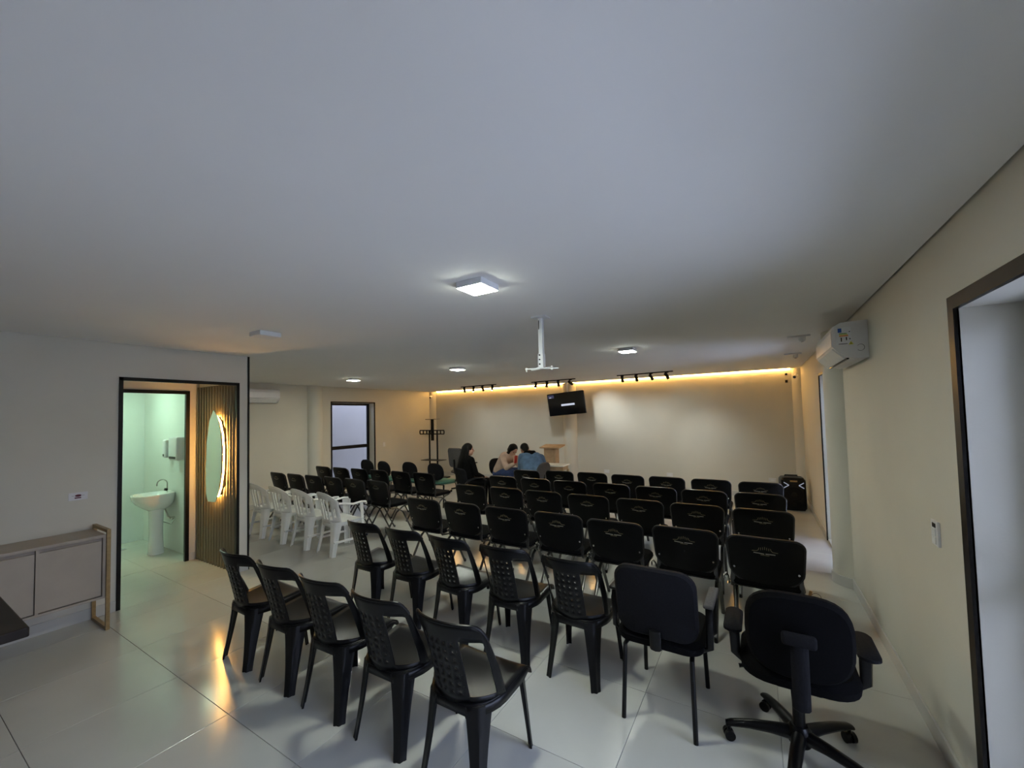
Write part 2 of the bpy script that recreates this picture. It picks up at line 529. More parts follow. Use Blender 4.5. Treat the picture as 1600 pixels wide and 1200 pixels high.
# sink : basin on pedestal against the tiled wall (wall plane y = 2.335)
SX = -6.82
sk = thing('pedestal_sink', 'white ceramic basin standing on its pedestal in the bathroom', 'sink', (SX, 2.335, 0))
rings = []
for (zz, wx, y0, y1) in [(0.56, 0.06, -0.24, -0.09), (0.60, 0.12, -0.30, -0.04), (0.66, 0.19, -0.37, -0.012), (0.72, 0.205, -0.41, -0.004), (0.775, 0.215, -0.425, -0.002), (0.785, 0.21, -0.42, -0.002)]:
    ring = []
    for k in range(32):
        a = 2*PI*k/32
        cxx, sy = math.cos(a), math.sin(a)
        p = 2.0 if sy < 0 else 4.0
        xx = wx*math.copysign(abs(cxx)**(2/p), cxx)
        yy = (y0+y1)/2 + (y1-y0)/2*math.copysign(abs(sy)**(2/p), sy)
        ring.append((xx, yy, zz))
    rings.append(ring)
def bowl(scale, zz, dy): return [(p[0]*scale, (p[1]+0.21)*scale-0.21+dy, zz) for p in rings[-1]]
rings += [bowl(0.86, 0.783, -0.01), bowl(0.72, 0.72, -0.02), bowl(0.40, 0.68, -0.02)]
MB().ring_loft(rings).build('basin', M_CERAMIC, sk, smooth=True)
MB().ring_loft([[(w_*math.cos(a)*1.0, -0.165+d_*math.sin(a), zz) for a in [2*PI*k/24 for k in range(24)]] for zz, w_, d_ in [(0, 0.095, 0.085), (0.03, 0.088, 0.08), (0.30, 0.075, 0.07), (0.575, 0.085, 0.08)]]).build('pedestal', M_CERAMIC, sk, smooth=True)
fa = MB()
fa.tube([(0.03, -0.06, 0.78)]+[(0.03, -0.06, 0.90)]+[(0.03, -0.06-0.055*(1-math.cos(a)), 0.90+0.055*math.sin(a)) for a in [PI*k/8 for k in range(1, 9)]]+[(0.03, -0.17, 0.88)], 0.008, 8)
fa.build('faucet', M_CHROME, sk, smooth=True)
MB().cyl((0.03, -0.06, 0.815), (0.03, -0.09, 0.825), 0.017).build('faucet_knob', M_BPLASTIC, sk, smooth=True)
MB().tube([(0.05, -0.09, 0.58), (0.06, -0.06, 0.47), (0.07, -0.02, 0.42), (0.07, 0.0, 0.42)], 0.011, 8).tube([(0.0, -0.10, 0.40), (0.10, -0.04, 0.36), (0.12, -0.0, 0.44)], 0.008, 8).cyl((0.10, 0.0, 0.44), (0.10, -0.035, 0.44), 0.02).build('waste_pipe', M_CHROME, sk, smooth=True)
# dispensers
def dispenser(name, label, x, z0, w_, h_, d_):
    t_ = thing(name, label, 'dispenser', (x, 2.335, z0))
    MB().bb(-w_/2, w_/2, -d_, 0, 0, h_, bevel=0.02, seg=3).build('case', M_APPL, t_, smooth=True)
    MB().bb(-w_/2+0.03, w_/2-0.03, -d_-0.003, -d_+0.01, 0.02, 0.05, bevel=0.003).build('front_slot', M_GFAB, t_)
    return t_
dispenser('paper_towel_dispenser', 'white paper towel box on the bathroom wall above the sink', -6.50, 1.22, 0.26, 0.30, 0.11)
dispenser('soap_dispenser', 'small white soap dispenser beside the paper towel box', -6.84, 1.24, 0.10, 0.24, 0.09)
MB().lathe([(0.055, 0.0), (0.055, 0.003), (0.04, 0.004)], 20, (-7.45, 2.0, 0.001)).build('floor_drain', M_CHROME, fl, smooth=True)

# ------------------------------------------------------------------ ceiling lights
def panel(x, y, lit, label, s=0.175):
    t_ = thing('ceiling_panel_light', label, 'ceiling light', (x, y, H), 0, 'square ceiling panels')
    MB().bb(-s/2, s/2, -s/2, s/2, -0.036, 0, bevel=0.003).build('frame', M_WMETAL, t_)
    MB().bb(-s/2+0.006, s/2-0.006, -s/2+0.006, s/2-0.006, -0.0385, -0.0362).build('diffuser', M_PANEL if lit else M_APPL, t_)
    return t_
panel(-1.335, 1.87, True, 'lit square ceiling panel above the two rows of black plastic chairs')
panel(-1.285, 4.83, True, 'lit square ceiling panel beyond the projector mount')
panel(-3.93, 4.93, True, 'lit square ceiling panel above the aisle between chair blocks')
panel(-6.45, 4.97, True, 'lit square ceiling panel above the side block of chairs')
panel(-3.58, 1.87, False, 'unlit square ceiling panel in front of the mirror doorway')

# amber led strip along the top of the stage wall
ls = thing('cove_light_strip', 'amber light strip along the top of the stage wall', 'light strip', (XF, YF, H))
MB().bb(0.18, XR-XF-0.15, -0.016, -0.001, 0.0, 0.03).build('channel', M_WMETAL, ls)
MB().bb(0.18, XR-XF-0.15, -0.026, -0.0165, -0.012, 0.026).build('diffuser', M_STRIP, ls)

# projector mount
pm = thing('projector_mount', 'empty white projector mount hanging from the ceiling', 'projector mount', (-1.405, 2.80, H))
MB().bb(-0.06, 0.06, -0.05, 0.05, -0.012, 0, bevel=0.003).build('ceiling_plate', M_WMETAL, pm)
MB().bb(-0.017, 0.017, -0.017, 0.017, -0.31, -0.012, bevel=0.003).build('upper_post', M_WMETAL, pm)
MB().bb(-0.022, 0.022, -0.022, 0.022, -0.395, -0.29, bevel=0.003).build('lower_post', M_WMETAL, pm)
MB().bb(-0.012, -0.006, -0.0185, -0.0172, -0.10, -0.03).build('slot', M_BPLASTIC, pm)
for k in range(3):
    MB().cyl((-0.005, -0.022, -0.30-0.035*k), (-0.005, -0.028, -0.30-0.035*k), 0.006, 8).build('bolt', M_BTUBE, pm)
b = MB()
for s_ in (-1, 1):
    b.box((s_*0.055, 0.03, -0.404), (0.13, 0.016, 0.008), Matrix.Rotation(s_*R(22), 3, 'Z'))
    b.box((s_*0.055, -0.03, -0.404), (0.13, 0.016, 0.008), Matrix.Rotation(-s_*R(22), 3, 'Z'))
    b.cyl((s_*0.108, -0.05, -0.425), (s_*0.108, -0.05, -0.395), 0.006, 8)
b.bb(-0.03, 0.03, -0.03, 0.03, -0.404, -0.394)
b.build('arm_plate', M_WMETAL, pm)

# track lights
def track(xa, ya, xb, yb, label, aims):
    L = math.hypot(xb-xa, yb-ya)
    rz = math.atan2(yb-ya, xb-xa)
    t_ = thing('track_light', label, 'track light', (xa, ya, H), rz, 'black four-spot track lights')
    MB().bb(0, L, -0.017, 0.017, -0.02, 0, bevel=0.002).build('rail', M_BTUBE, t_)
    for k, (ax, ay, az, on, sz) in enumerate(aims):
        px = L*(0.10+0.265*k)
        piv = Vector((px, 0, -0.085))
        wpos = Matrix.Rotation(rz, 4, 'Z') @ piv + Vector((xa, ya, H))
        d = (Matrix.Rotation(-rz, 3, 'Z') @ (Vector((ax, ay, az))-wpos)).normalized()
        b = MB()
        b.bb(px-0.03, px+0.03, -0.014, 0.014, -0.032, -0.018).cyl((px, 0, -0.03), (px, 0, -0.085), 0.007, 8)
        h_ = b.build('spot_arm', M_BTUBE, t_)
        a0, a1 = piv - d*0.055, piv + d*0.065
        MB().cyl(a0, a1, 0.030, 18).build('spot_head', M_BTUBE, h_, smooth=True)
        MB().cyl(a1, a1+d*0.001, 0.022, 18).build('spot_lens', M_LENS if on else M_APPL, h_)
        if on:
            l = bpy.data.lights.new('spot_lamp', 'SPOT')
            l.energy = SPOT_W*on; l.spot_size = R(sz); l.spot_blend = 0.9; l.color = (0.95, 1.0, 0.98); l.shadow_soft_size = 0.02
            lo = bpy.data.objects.new('spot_lamp', l)
            COL.objects.link(lo)
            lo.parent = h_
            lo.location = a1+d*0.004
            lo.rotation_euler = d.to_track_quat('-Z', 'Y').to_euler()
track(-6.40, 8.16, -5.30, 8.10, 'black track of four spots nearest the empty television stand',
      [(-6.9, 9.3, 0.9, 0.9, 95), (-5.9, 7.2, 0, 0.5, 60), (-5.7, 9.3, 0.9, 0.9, 95), (-5.2, 7.2, 0, 0.5, 60)])
track(-4.40, 8.22, -3.28, 8.10, 'black track of four spots above the hanging television',
      [(-4.4, 7.3, 0, 0.8, 60), (-4.9, 9.3, 0.8, 0.9, 95), (-3.9, 9.3, 0.5, 0.6, 80), (-2.95, 9.3, 1.72, 2.2, 52)])
track(-2.38, 8.10, -1.30, 7.98, 'black track of four spots nearest the loudspeaker corner',
      [(-2.4, 9.3, 1.1, 1.0, 90), (-1.9, 9.3, 0.8, 0.8, 95), (-1.2, 9.3, 1.0, 0.8, 95), (-0.75, 9.3, 0.75, 1.5, 60)])

# ceiling-mounted television
tv = thing('ceiling_television', 'black flat television hanging from a ceiling pole before the stage column', 'television', (-3.80, 8.80, 1.95))
rot = Matrix.Rotation(R(-4.0), 3, 'Y') @ Matrix.Rotation(R(7), 3, 'X')
def tvb(name, m, c, d, par=tv, bev=0.0):
    b = MB(); b.box(rot @ Vector(c), d, rot, bev)
    return b.build(name, m, par)
tvb('cabinet', M_TVBLACK, (0, 0, 0), (0.92, 0.05, 0.53), bev=0.006)
tvb('screen', M_TVBLACK, (0, -0.0262, 0.004), (0.90, 0.002, 0.505))
tvb('screen_message', M_OSD, (0.045, -0.028, -0.025), (0.335, 0.001, 0.045))
tvb('screen_badge', M_OSD2, (-0.36, -0.028, 0.195), (0.15, 0.001, 0.075))
tvb('screen_badge_bar', M_OSD, (-0.38, -0.029, 0.175), (0.05, 0.001, 0.012))
b = MB(); b.cyl((0, 0.07, 0.0), (0, 0.07, H-1.95), 0.018, 12).bb(-0.09, 0.09, -0.02, 0.14, H-1.95-0.02, H-1.95-0.001).bb(-0.12, 0.12, 0.042, 0.075, -0.10, 0.12)
b.build('ceiling_pole', M_WMETAL, tv, smooth=True)

# corner cameras
def seccam(label, x, y, z, dx):
    t_ = thing('security_camera', label, 'camera', (x, y, z), 0, 'corner security cameras')
    MB().lathe([(0.035, 0), (0.035, 0.012), (0.02, 0.03)], 16, (0, 0, 0), 'y').build('wall_base', M_APPL, t_, smooth=True)
    d = Vector((dx, -1, -0.45)).normalized()
    p = Vector((0, -0.045, 0))
    MB().cyl(p, p+d*0.10, 0.032, 18).build('body', M_APPL, t_, smooth=True)
    MB().cyl(p+d*0.10, p+d*0.104, 0.024, 18).build('lens', M_TVBLACK, t_)
    return t_
seccam('small white camera high in the corner above the empty television stand', XF+0.10, YF-0.145, 2.32, 0.6)
seccam('small white camera high in the corner above the loudspeaker', XR-0.07, YF-0.135, 2.32, -0.4)
t_ = thing('cable_box', 'small dark cable clips beside the corner camera over the loudspeaker', 'cable clip', (0.50, YF, 2.20))
MB().bb(-0.02, 0.02, -0.02, 0, 0, 0.05, bevel=0.004).build('lower_clip', M_BPLASTIC, t_)
MB().bb(-0.02, 0.02, -0.02, 0, 0.14, 0.18, bevel=0.004).build('upper_clip', M_BPLASTIC, t_)
# white ceiling sensors near right wall
def sensor(label, x, y):
    t_ = thing('ceiling_sensor', label, 'sensor', (x, y, H), 0, 'white ceiling sensors')
    MB().bb(-0.10, 0.10, -0.02, 0.02, -0.016, 0, bevel=0.004).build('base_bar', M_APPL, t_)
    MB().lathe([(0.03, 0), (0.032, -0.03), (0.022, -0.05)], 18, (0.03, 0, -0.016)).build('head', M_APPL, t_, smooth=True)
    MB().lathe([(0.012, 0), (0.012, -0.004)], 12, (0.03, 0, -0.066)).build('lens', M_TVBLACK, t_)
sensor('white ceiling spot sensor between stage corner and stickered air conditioner', 0.45, 6.75)
sensor('white ceiling spot sensor beside the stickered air conditioner', 0.40, 5.15)

# ------------------------------------------------------------------ air conditioners
def ac(name_label, loc, rz, L, stickers):
    """local: back on y=0, body extends to +y ; runs along x 0..L ; z relative"""
    t_ = thing('air_conditioner', name_label, 'air conditioner', loc, rz, 'split air conditioners')
    prof = [(0, 0.0), (0.05, -0.005), (0.13, 0.012), (0.175, 0.05), (0.205, 0.09), (0.205, 0.21), (0.19, 0.25), (0.155, 0.272), (0, 0.275)]
    MB().ring_loft([[(x, y, z) for y, z in prof] for x in (0.0, 0.006)]+[[(x, y, z) for y, z in prof] for x in (L-0.006, L)]).build('case', M_APPL, t_, smooth=True)
    fr = MB(); fr.prism([(0.01, 0.206, 0.092), (0.01, 0.212, 0.10), (0.01, 0.212, 0.205), (0.01, 0.197, 0.25), (0.01, 0.19, 0.251)], (L-0.02, 0, 0))
    fr.build('front_panel', M_APPL, t_)
    MB().prism([(0.04, 0.130, 0.008), (0.04, 0.136, 0.002), (0.04, 0.206, 0.078), (0.04, 0.200, 0.084)], (L-0.08, 0, 0)).build('louvre', M_WMETAL, t_)
    MB().bb(0.04, L-0.04, 0.108, 0.122, -0.001, 0.008).build('outlet_slot', M_BPLASTIC, t_)
    return t_
# right: back to wall x=XR -> local +y points to -x : rz = +90
acr = ac('white air conditioner with energy stickers on its end, above the column', (XR-0.002, 3.87, 2.065), R(90), 0.92, True)
# end face at local x=0 (world y=3.87), face normal -x local = -y world
def stick(name, m, y0, y1, z0, z1, lift=0.0015):
    MB().bb(-lift, 0.0, y0, y1, z0, z1).build(name, m, acr)
stick('energy_label', M_PAPER, 0.095, 0.185, 0.105, 0.235, 0.001)
stick('label_blue', M_BLUEP, 0.150, 0.172, 0.197, 0.228)
stick('label_green_bar', M_GRNP, 0.120, 0.165, 0.184, 0.191)
stick('label_yellow_bar', M_YELP, 0.115, 0.165, 0.176, 0.1825)
stick('label_orange_bar', M_ORAP, 0.112, 0.165, 0.166, 0.1745)
stick('label_print', M_BTUBE, 0.1, 0.108, 0.196, 0.202)
stick('label_print', M_BTUBE, 0.1, 0.106, 0.140, 0.150)
stick('label_print', M_CFAB, 0.15, 0.156, 0.128, 0.158)
stick('label_print', M_CFAB, 0.12, 0.126, 0.136, 0.160)
stick('label_text', M_BTUBE, 0.118, 0.170, 0.108, 0.1125)
MB().prism([(-0.0016, 0.083, 0.102), (-0.0016, 0.113, 0.102), (-0.0016, 0.098, 0.128)], (0.0015, 0, 0)).build('warning_triangle', M_YELP, acr)
MB().prism([(-0.0022, 0.095, 0.107), (-0.0022, 0.101, 0.107), (-0.0022, 0.098, 0.118)], (0.001, 0, 0)).build('warning_mark', M_BTUBE, acr)
MB().tube([(-0.001, 0.045+0.022*math.cos(a), 0.075+0.024*math.sin(a)) for a in [R(40+280*k/14) for k in range(15)]], 0.0012, 6).build('knockout_ring', M_CFAB, acr)
acl = ac('white air conditioner high on the wing wall behind the black corner edge', (XF+0.002, 4.565, 2.06), R(-90), 0.90, False)

# ------------------------------------------------------------------ wall fittings
def plate(name, label, cat, loc, normal, w_, h_, d_=0.010):
    t_ = thing(name, label, cat, loc)
    ax = normal
    def bx(nm, m, u0, u1, z0, z1, d0, d1, bev=0):
        b = MB()
        if ax == '-x': b.bb(-d1, -d0, u0, u1, z0, z1, bev)
        elif ax == '+x': b.bb(d0, d1, u0, u1, z0, z1, bev)
        else: b.bb(u0, u1, -d1, -d0, z0, z1, bev)
        return b.build(nm, m, t_)
    bx('plate', M_APPL, -w_/2, w_/2, -h_/2, h_/2, 0, d_, 0.002)
    return t_, bx
t_, bx = plate('light_switch', 'white switch plate on the wall beside the tall window opening', 'switch', (XR, 2.745, 1.088), '-x', 0.085, 0.118)
bx('dark_module', M_BPLASTIC, -0.02, 0.02, 0.028, 0.048, 0.0102, 0.012)
bx('rocker', M_WMETAL, -0.02, 0.02, -0.012, 0.022, 0.0102, 0.014, 0.001)
bx('rocker', M_WMETAL, -0.02, 0.02, -0.050, -0.016, 0.0102, 0.014, 0.001)
t_, bx = plate('room_sign', 'white wall sign with a dark red oval beside the doorway', 'sign', (XL, 1.074, 1.086), '+x', 0.118, 0.066, 0.006)
om = MB(); om.ring_loft([[(0.0061, 0.0+0.020*math.cos(a), 0.006+0.010*math.sin(a)) for a in [2*PI*k/24 for k in range(24)]], [(0.0072, 0.0+0.020*math.cos(a), 0.006+0.010*math.sin(a)) for a in [2*PI*k/24 for k in range(24)]]])
om.build('red_oval', M_MAROON, t_)
bx('red_caption', M_MAROON, -0.022, 0.018, -0.018, -0.008, 0.0061, 0.007)
bx('rule', M_CFAB, -0.040, -0.022, 0.005, 0.0065, 0.0061, 0.007)
bx('rule', M_CFAB, 0.022, 0.040, 0.005, 0.0065, 0.0061, 0.007)
def socket(label, x, z, m2):
    t_, bx = plate('wall_socket', label, 'socket', (x, YF, z), '-y', 0.12, 0.078)
    bx('socket_insert', m2, -0.035, 0.035, -0.016, 0.016, 0.0102, 0.012)
socket('white wall socket beside the loudspeaker', 0.20, 0.345, M_WMETAL)
socket('white wall socket on the stage wall between loudspeaker and television', -1.66, 0.345, M_WMETAL)
socket('white wall socket beside the round stage column', -3.05, 0.345, M_WMETAL)
t_ = MB().bb(-6.30-0.018, -6.30+0.018, YF-0.012, YF, 0.30, 0.37, bevel=0.003).build('cable_outlet', M_BPLASTIC)
tag(t_, 'small black outlet low on the stage wall near the seated woman', 'socket')
t_, bx = plate('light_switch', 'white switch plate between the wing window and the stage corner', 'switch', (XF, 7.40, 1.02), '+x', 0.085, 0.118)
bx('rocker', M_WMETAL, -0.02, 0.02, -0.03, 0.03, 0.0102, 0.014)

# ------------------------------------------------------------------ sideboard
sb = thing('sideboard', 'taupe sideboard with brass end frame beside the mirror doorway', 'sideboard', (XL+0.19, -0.3, 0))
ox, oy = XL+0.19, -0.3
def sbb(name, m, x0, x1, y0, y1, z0, z1, par=sb, bev=0.0):
    return MB().bb(x0-ox, x1-ox, y0-oy, y1-oy, z0, z1, bev).build(name, m, par)
xb_, xf_ = XL+0.014, -4.70
Y1, Y0 = 1.163, -0.70
sbb('top', M_SIDEB, xb_, xf_+0.006, Y0, Y1, 0.762, 0.785, bev=0.001)
sbb('bottom_panel', M_SIDEB, xb_, xf_+0.006, Y0, Y1, 0.262, 0.280)
sbb('back_panel', M_SIDEB, xb_, xb_+0.01, Y0, Y1, 0.28, 0.762)
sbb('front_rail', M_SIDEB, xf_-0.045, xf_-0.03, Y0, Y1-0.018, 0.28, 0.762)
yy = Y1
for k in range(6):
    sbb('divider', M_SIDEB, xb_+0.01, xf_+0.004, yy-0.018, yy, 0.28, 0.762)
    if k < 5:
        sbb('door', M_SIDEB, xf_-0.022, xf_-0.002, yy-0.018-0.352, yy-0.018-0.006, 0.288, 0.735, bev=0.001)
    yy -= 0.369
for nm, ya in (('brass_frame', Y1+0.001), ('brass_frame', Y0-0.026)):
    b = MB()
    x0, x1 = XL+0.015-ox, -4.675-ox
    y0, y1 = ya-oy, ya-oy+0.025
    b.bb(x0, x0+0.025, y0, y1, 0, 0.825).bb(x1-0.025, x1, y0, y1, 0, 0.825).bb(x0+0.025, x1-0.025, y0, y1, 0, 0.025).bb(x0+0.025, x1-0.025, y0, y1, 0.80, 0.825)
    b.build(nm, M_BRASS, sb)

# dark desk corner
dk = thing('dark_desk', 'dark wood desk corner standing in front of the sideboard', 'desk', (-3.65, 0.05, 0))
MB().bb(-0.70, 0.66, -0.43, 0.43, 0.705, 0.752, bevel=0.006).build('top', M_DARKWOOD, dk)
MB().bb(-0.35, 0.16, -0.30, 0.395, 0.59, 0.704, bevel=0.003).build('drawer_box', M_REDWOOD, dk)
MB().bb(-0.35, -0.24, -0.06, 0.06, 0.03, 0.59, bevel=0.005).build('pedestal', M_DARKWOOD, dk)
MB().bb(-0.65, -0.20, -0.30, 0.10, 0, 0.03, bevel=0.004).build('foot_plate', M_DARKWOOD, dk)

# ------------------------------------------------------------------ linked stacking chairs (black shells, gold crest)
def iso_back_pt(x, t, off):
    """x across, t 0..1 up the back ; off = offset to the rear"""
    z = 0.455 + 0.345*t
    y = -0.185 - 0.085*t - off + 0.030*(x/0.235)**2
    return Vector((x, y, z))
def iso_outline(n=40):
    """closed outline in (x, t)"""
    out = []
    hw = 0.236
    def arc(cx_, ct, rx_, rt_, a0, a1, k):
        for j in range(k+1):
            a = R(a0+(a1-a0)*j/k)
            out.append((cx_+rx_*math.cos(a), ct+rt_*math.sin(a)))
    arc(hw-0.065, 1-0.17, 0.065, 0.17, 0, 90, 6)
    out.append((0, 1.012))
    arc(-hw+0.065, 1-0.17, 0.065, 0.17, 90, 180, 6)
    arc(-hw+0.13, 0.34, 0.122, 0.33, 180, 270, 6)
    out.append((0, -0.005))
    arc(hw-0.13, 0.34, 0.122, 0.33, 270, 360, 6)
    return out
def iso_pad(o0, o1, k):
    b = MB()
    ol = iso_outline()
    rings = []
    for off, sc in ((o0, 0.0), (o0, 0.5), (o0, 0.93*k), (o0*0.75+o1*0.25, k), (o0*0.25+o1*0.75, k), (o1, 0.93*k), (o1, 0.5), (o1, 0.0)):
        rings.append([iso_back_pt(x*max(sc, 0.01), 0.5+(t-0.5)*max(sc, 0.01), off) for x, t in ol])
    b.ring_loft(rings)
    return b
iso = thing('stacking_chair', 'black', 'chair')
iso_pad(-0.002, 0.014, 1.0).build('back_shell', M_BSHELL, iso, smooth=True)
iso_pad(-0.030, -0.003, 0.94).build('back_cushion', M_BFAB, iso, smooth=True)
shell = iso.children[0]
M_RIM = mat('glossy_black_edge', (0.006, 0.006, 0.006), 0.28, var=0.1, scale=20, spec=0.6)
MB().tube([iso_back_pt(x*0.985, 0.5+(t-0.5)*0.985, 0.006) for x, t in iso_outline()], 0.0085, 8, closed=True).build('back_rim', M_RIM, iso, smooth=True)
# printed crest : rays, wings and a caption line
def strokes(name, m, segs, wd):
    b = MB()
    for seg in segs:
        for (x0, t0), (x1, t1) in zip(seg, seg[1:]):
            dx, dt = x1-x0, (t1-t0)*0.345
            L = math.hypot(dx, dt) or 1
            nx, nt = -dt/L*wd/2, dx/L*wd/2/0.345
            q = [iso_back_pt(x0+nx, t0+nt, 0.0148), iso_back_pt(x1+nx, t1+nt, 0.0148), iso_back_pt(x1-nx, t1-nt, 0.0148), iso_back_pt(x0-nx, t0-nt, 0.0148)]
            b.prism(q, (0, 0.0016, 0))
    return b.build(name, m, shell)
ct = 0.72
segs = [[(x, ct+0.055-0.015*abs(x)/0.02), (x, ct+0.115-0.02*abs(x)/0.02)] for x in (-0.024, -0.012, 0.0, 0.012, 0.024)]
for s_ in (-1, 1):
    segs.append([(s_*0.034, ct+0.085), (s_*0.037, ct+0.045), (s_*0.048, ct+0.015), (s_*0.078, ct+0.008)])
strokes('crest_rays', M_GOLDPRINT, segs, 0.0030)
strokes('crest_caption', M_WPRINT, [[(-0.068, ct-0.028), (-0.004, ct-0.040)], [(0.004, ct-0.036), (0.062, ct-0.034)]], 0.0060)
strokes('crest_underline', M_GOLDPRINT, [[(-0.026, ct-0.066), (0.026, ct-0.066)]], 0.003)
b = MB()
for s_ in (-1, 1):
    p = iso_back_pt(s_*0.195, 0.30, 0.013)
    b.lathe([(0.007, 0), (0.007, 0.003), (0.004, 0.005)], 10, p, 'y')
b.build('screw', M_CHROME, shell, smooth=True)
# seat
rings = []
def rrect(hx, hy, r_, z, cy=0.0, n=6):
    out = []
    for (sx, sy, a0) in ((1, 1, 0), (-1, 1, 90), (-1, -1, 180), (1, -1, 270)):
        for j in range(n+1):
            a = R(a0+90*j/n)
            out.append((sx*(hx-r_)+r_*math.cos(a), cy+sy*(hy-r_)+r_*math.sin(a), z))
    return out
MB().ring_loft([rrect(0.205, 0.185, 0.06, 0.418), rrect(0.228, 0.205, 0.07, 0.425), rrect(0.232, 0.210, 0.07, 0.434)]).build('seat_shell', M_BSHELL, iso, smooth=True)
MB().ring_loft([rrect(0.225, 0.203, 0.07, 0.4345), rrect(0.228, 0.206, 0.07, 0.450), rrect(0.215, 0.195, 0.07, 0.468), rrect(0.14, 0.12, 0.05, 0.473)]).build('seat_cushion', M_BFAB, iso, smooth=True)
for s_ in (-1, 1):
    x = s_*0.212
    MB().tube([(x, 0.235, 0.0), (x, 0.05, 0.33), (x, -0.05, 0.395), (x, -0.165, 0.412), (x*0.99, -0.182, 0.44), (x*0.97, -0.172, 0.50), (x*0.96, -0.185, 0.60)], 0.0100, 8, rx=1.5).build('upright_tube', M_BTUBE if False else M_DCHROME, iso, smooth=True)
    MB().tube([(x*0.93, -0.275, 0.0), (x*0.93, -0.05, 0.33), (x*0.93, 0.06, 0.395), (x*0.9, 0.16, 0.411)], 0.0100, 8, rx=1.5).build('rear_leg', M_DCHROME, iso, smooth=True)
    for yy in (0.235, -0.275):
        xx = x if yy > 0 else x*0.93
        MB().lathe([(0.013, 0.0), (0.014, 0.02), (0.010, 0.03)], 10, (xx, yy, 0)).build('foot_cap', M_BPLASTIC, iso, smooth=True)
# linking hook
MB().tube([(-0.235, -0.12, 0.40), (-0.245, -0.13, 0.46), (-0.255, -0.15, 0.482), (-0.268, -0.15, 0.47), (-0.268, -0.15, 0.44)], 0.0075, 8).bb(-0.25, -0.205, -0.145, -0.10, 0.398, 0.406).build('linking_hook', M_CHROME, iso, smooth=True)

used = []
RY = {'first row below the stage': 5.90, 'second row from the stage': 5.08, 'third row from the stage': 4.27, 'row next to black plastic chairs': 3.35}
for rname, ry in RY.items():
    for k in range(7):
        j = random.uniform(-0.012, 0.012)
        x = 0.0 - 0.545*k + j
        y = ry + random.uniform(-0.02, 0.02)
        if rname.startswith('first') and k == 6: y -= 0.10
        if rname.startswith('row next'): x = 0.005-0.535*k+j
        place(iso, used, (x, y+0.275, 0), R(random.uniform(-1.5, 1.5)),
              'black crested shell chair, %s, %s from loudspeaker side' % (rname, ORD[k]), 'crested stacking chairs facing the stage')
used = []
iso = copy_tree(iso)
for ch in list(iso.children):
    if ch.name.startswith('linking_hook'):
        bpy.data.objects.remove(ch)
for rname, ry, x0, dx in (('side block row next to white armchairs', 4.0, -4.72, 0.492), ('side block row next to green seats', 4.88, -4.66, 0.507)):
    for k in range(6):
        place(iso, used, (x0-dx*k+random.uniform(-0.005, 0.005), ry-0.015*k+0.275, 0), R(-4+0.3*k+random.uniform(-1, 1)),
              'black crested shell chair, %s, %s from the aisle' % (rname, ORD[k]), 'crested stacking chairs in the side block')

# ------------------------------------------------------------------ black monobloc chairs
def shell_obj(name, m, parent, S_, polys, thick):
    """polys: list of uv polygons sharing coordinates -> mapped by S_ -> solidified"""
    bm = bmesh.new()
    cache = {}
    def V_(u, v):
        k = (round(u, 5), round(v, 5))
        if k not in cache:
            cache[k] = bm.verts.new(S_(u, v))
        return cache[k]
    for p in polys:
        vs = [V_(*q) for q in p]
        try:
            bm.faces.new(vs)
        except ValueError:
            pass
    bmesh.ops.recalc_face_normals(bm, faces=bm.faces[:])
    me = bpy.data.meshes.new(name)
    bm.to_mesh(me); bm.free()
    o = mkobj(name, me, m, parent, smooth=True)
    md = o.modifiers.new('thickness', 'SOLIDIFY')
    md.thickness = thick; md.offset = 0
    return o
def grid(u0, u1, v0, v1, us, vs):
    out = []
    ul = sorted({u0, u1, *[u for u in us if u0 < u < u1]})
    vl = sorted({v0, v1, *[v for v in vs if v0 < v < v1]})
    for a, b_ in zip(ul, ul[1:]):
        for c, d in zip(vl, vl[1:]):
            out.append([(a, c), (b_, c), (b_, d), (a, d)])
    return out
def holed(u0, u1, v0, v1, fr):
    """square cell with an octagonal hole"""
    um, vm = (u0+u1)/2, (v0+v1)/2
    outer = [(u0, v0), (um, v0), (u1, v0), (u1, vm), (u1, v1), (um, v1), (u0, v1), (u0, vm)]
    inner = []
    for (u, v) in outer:
        du, dv = (u-um), (v-vm)
        k = fr if (abs(du) < 1e-9 or abs(dv) < 1e-9) else fr*0.72
        inner.append((um+du*k, vm+dv*k))
    return [[outer[i], outer[(i+1) % 8], inner[(i+1) % 8], inner[i]] for i in range(8)]

UM = 84.0
def back_S(u, v):
    a = R(u)*(1-0.30*v)
    topz = 0.790 - 0.020*(abs(u)/UM)**2 - 0.055*max(0, (abs(u)-60)/(UM-60))**2
    z = 0.388 + (topz-0.388)*v
    ax = 0.198 + 0.044*v
    ay = 0.185 + 0.03*v
    y = 0.010 - 0.045*v - 0.02*v*v - ay*math.cos(a)
    return Vector((ax*math.sin(a), y, z))
mono = thing('plastic_chair', 'black', 'chair')
P1 = 24.0; P2 = 68.0
V1, V2 = 0.10, 0.80
polys = []
vs_all = [0.0, V1, 0.24, 0.38, 0.52, 0.66, V2, 0.90, 1.0]
us_all = [k*UM/12 for k in range(-12, 13)] + [P1, -P1, P2, -P2]
cols, rows = 4, 7
pu = [-P1+2*P1*k/cols for k in range(cols+1)]
pv = [V1+(V2-V1)*k/rows for k in range(rows+1)]
allu = sorted({*[u for u in us_all if abs(u) > P1], *pu, *[(a+b_)/2 for a, b_ in zip(pu, pu[1:])]})
allv = sorted({*vs_all, *pv, *[(a+b_)/2 for a, b_ in zip(pv, pv[1:])]})
for a, b_ in zip(pu, pu[1:]):
    for c, d in zip(pv, pv[1:]):
        polys += holed(a, b_, c, d, 0.33)
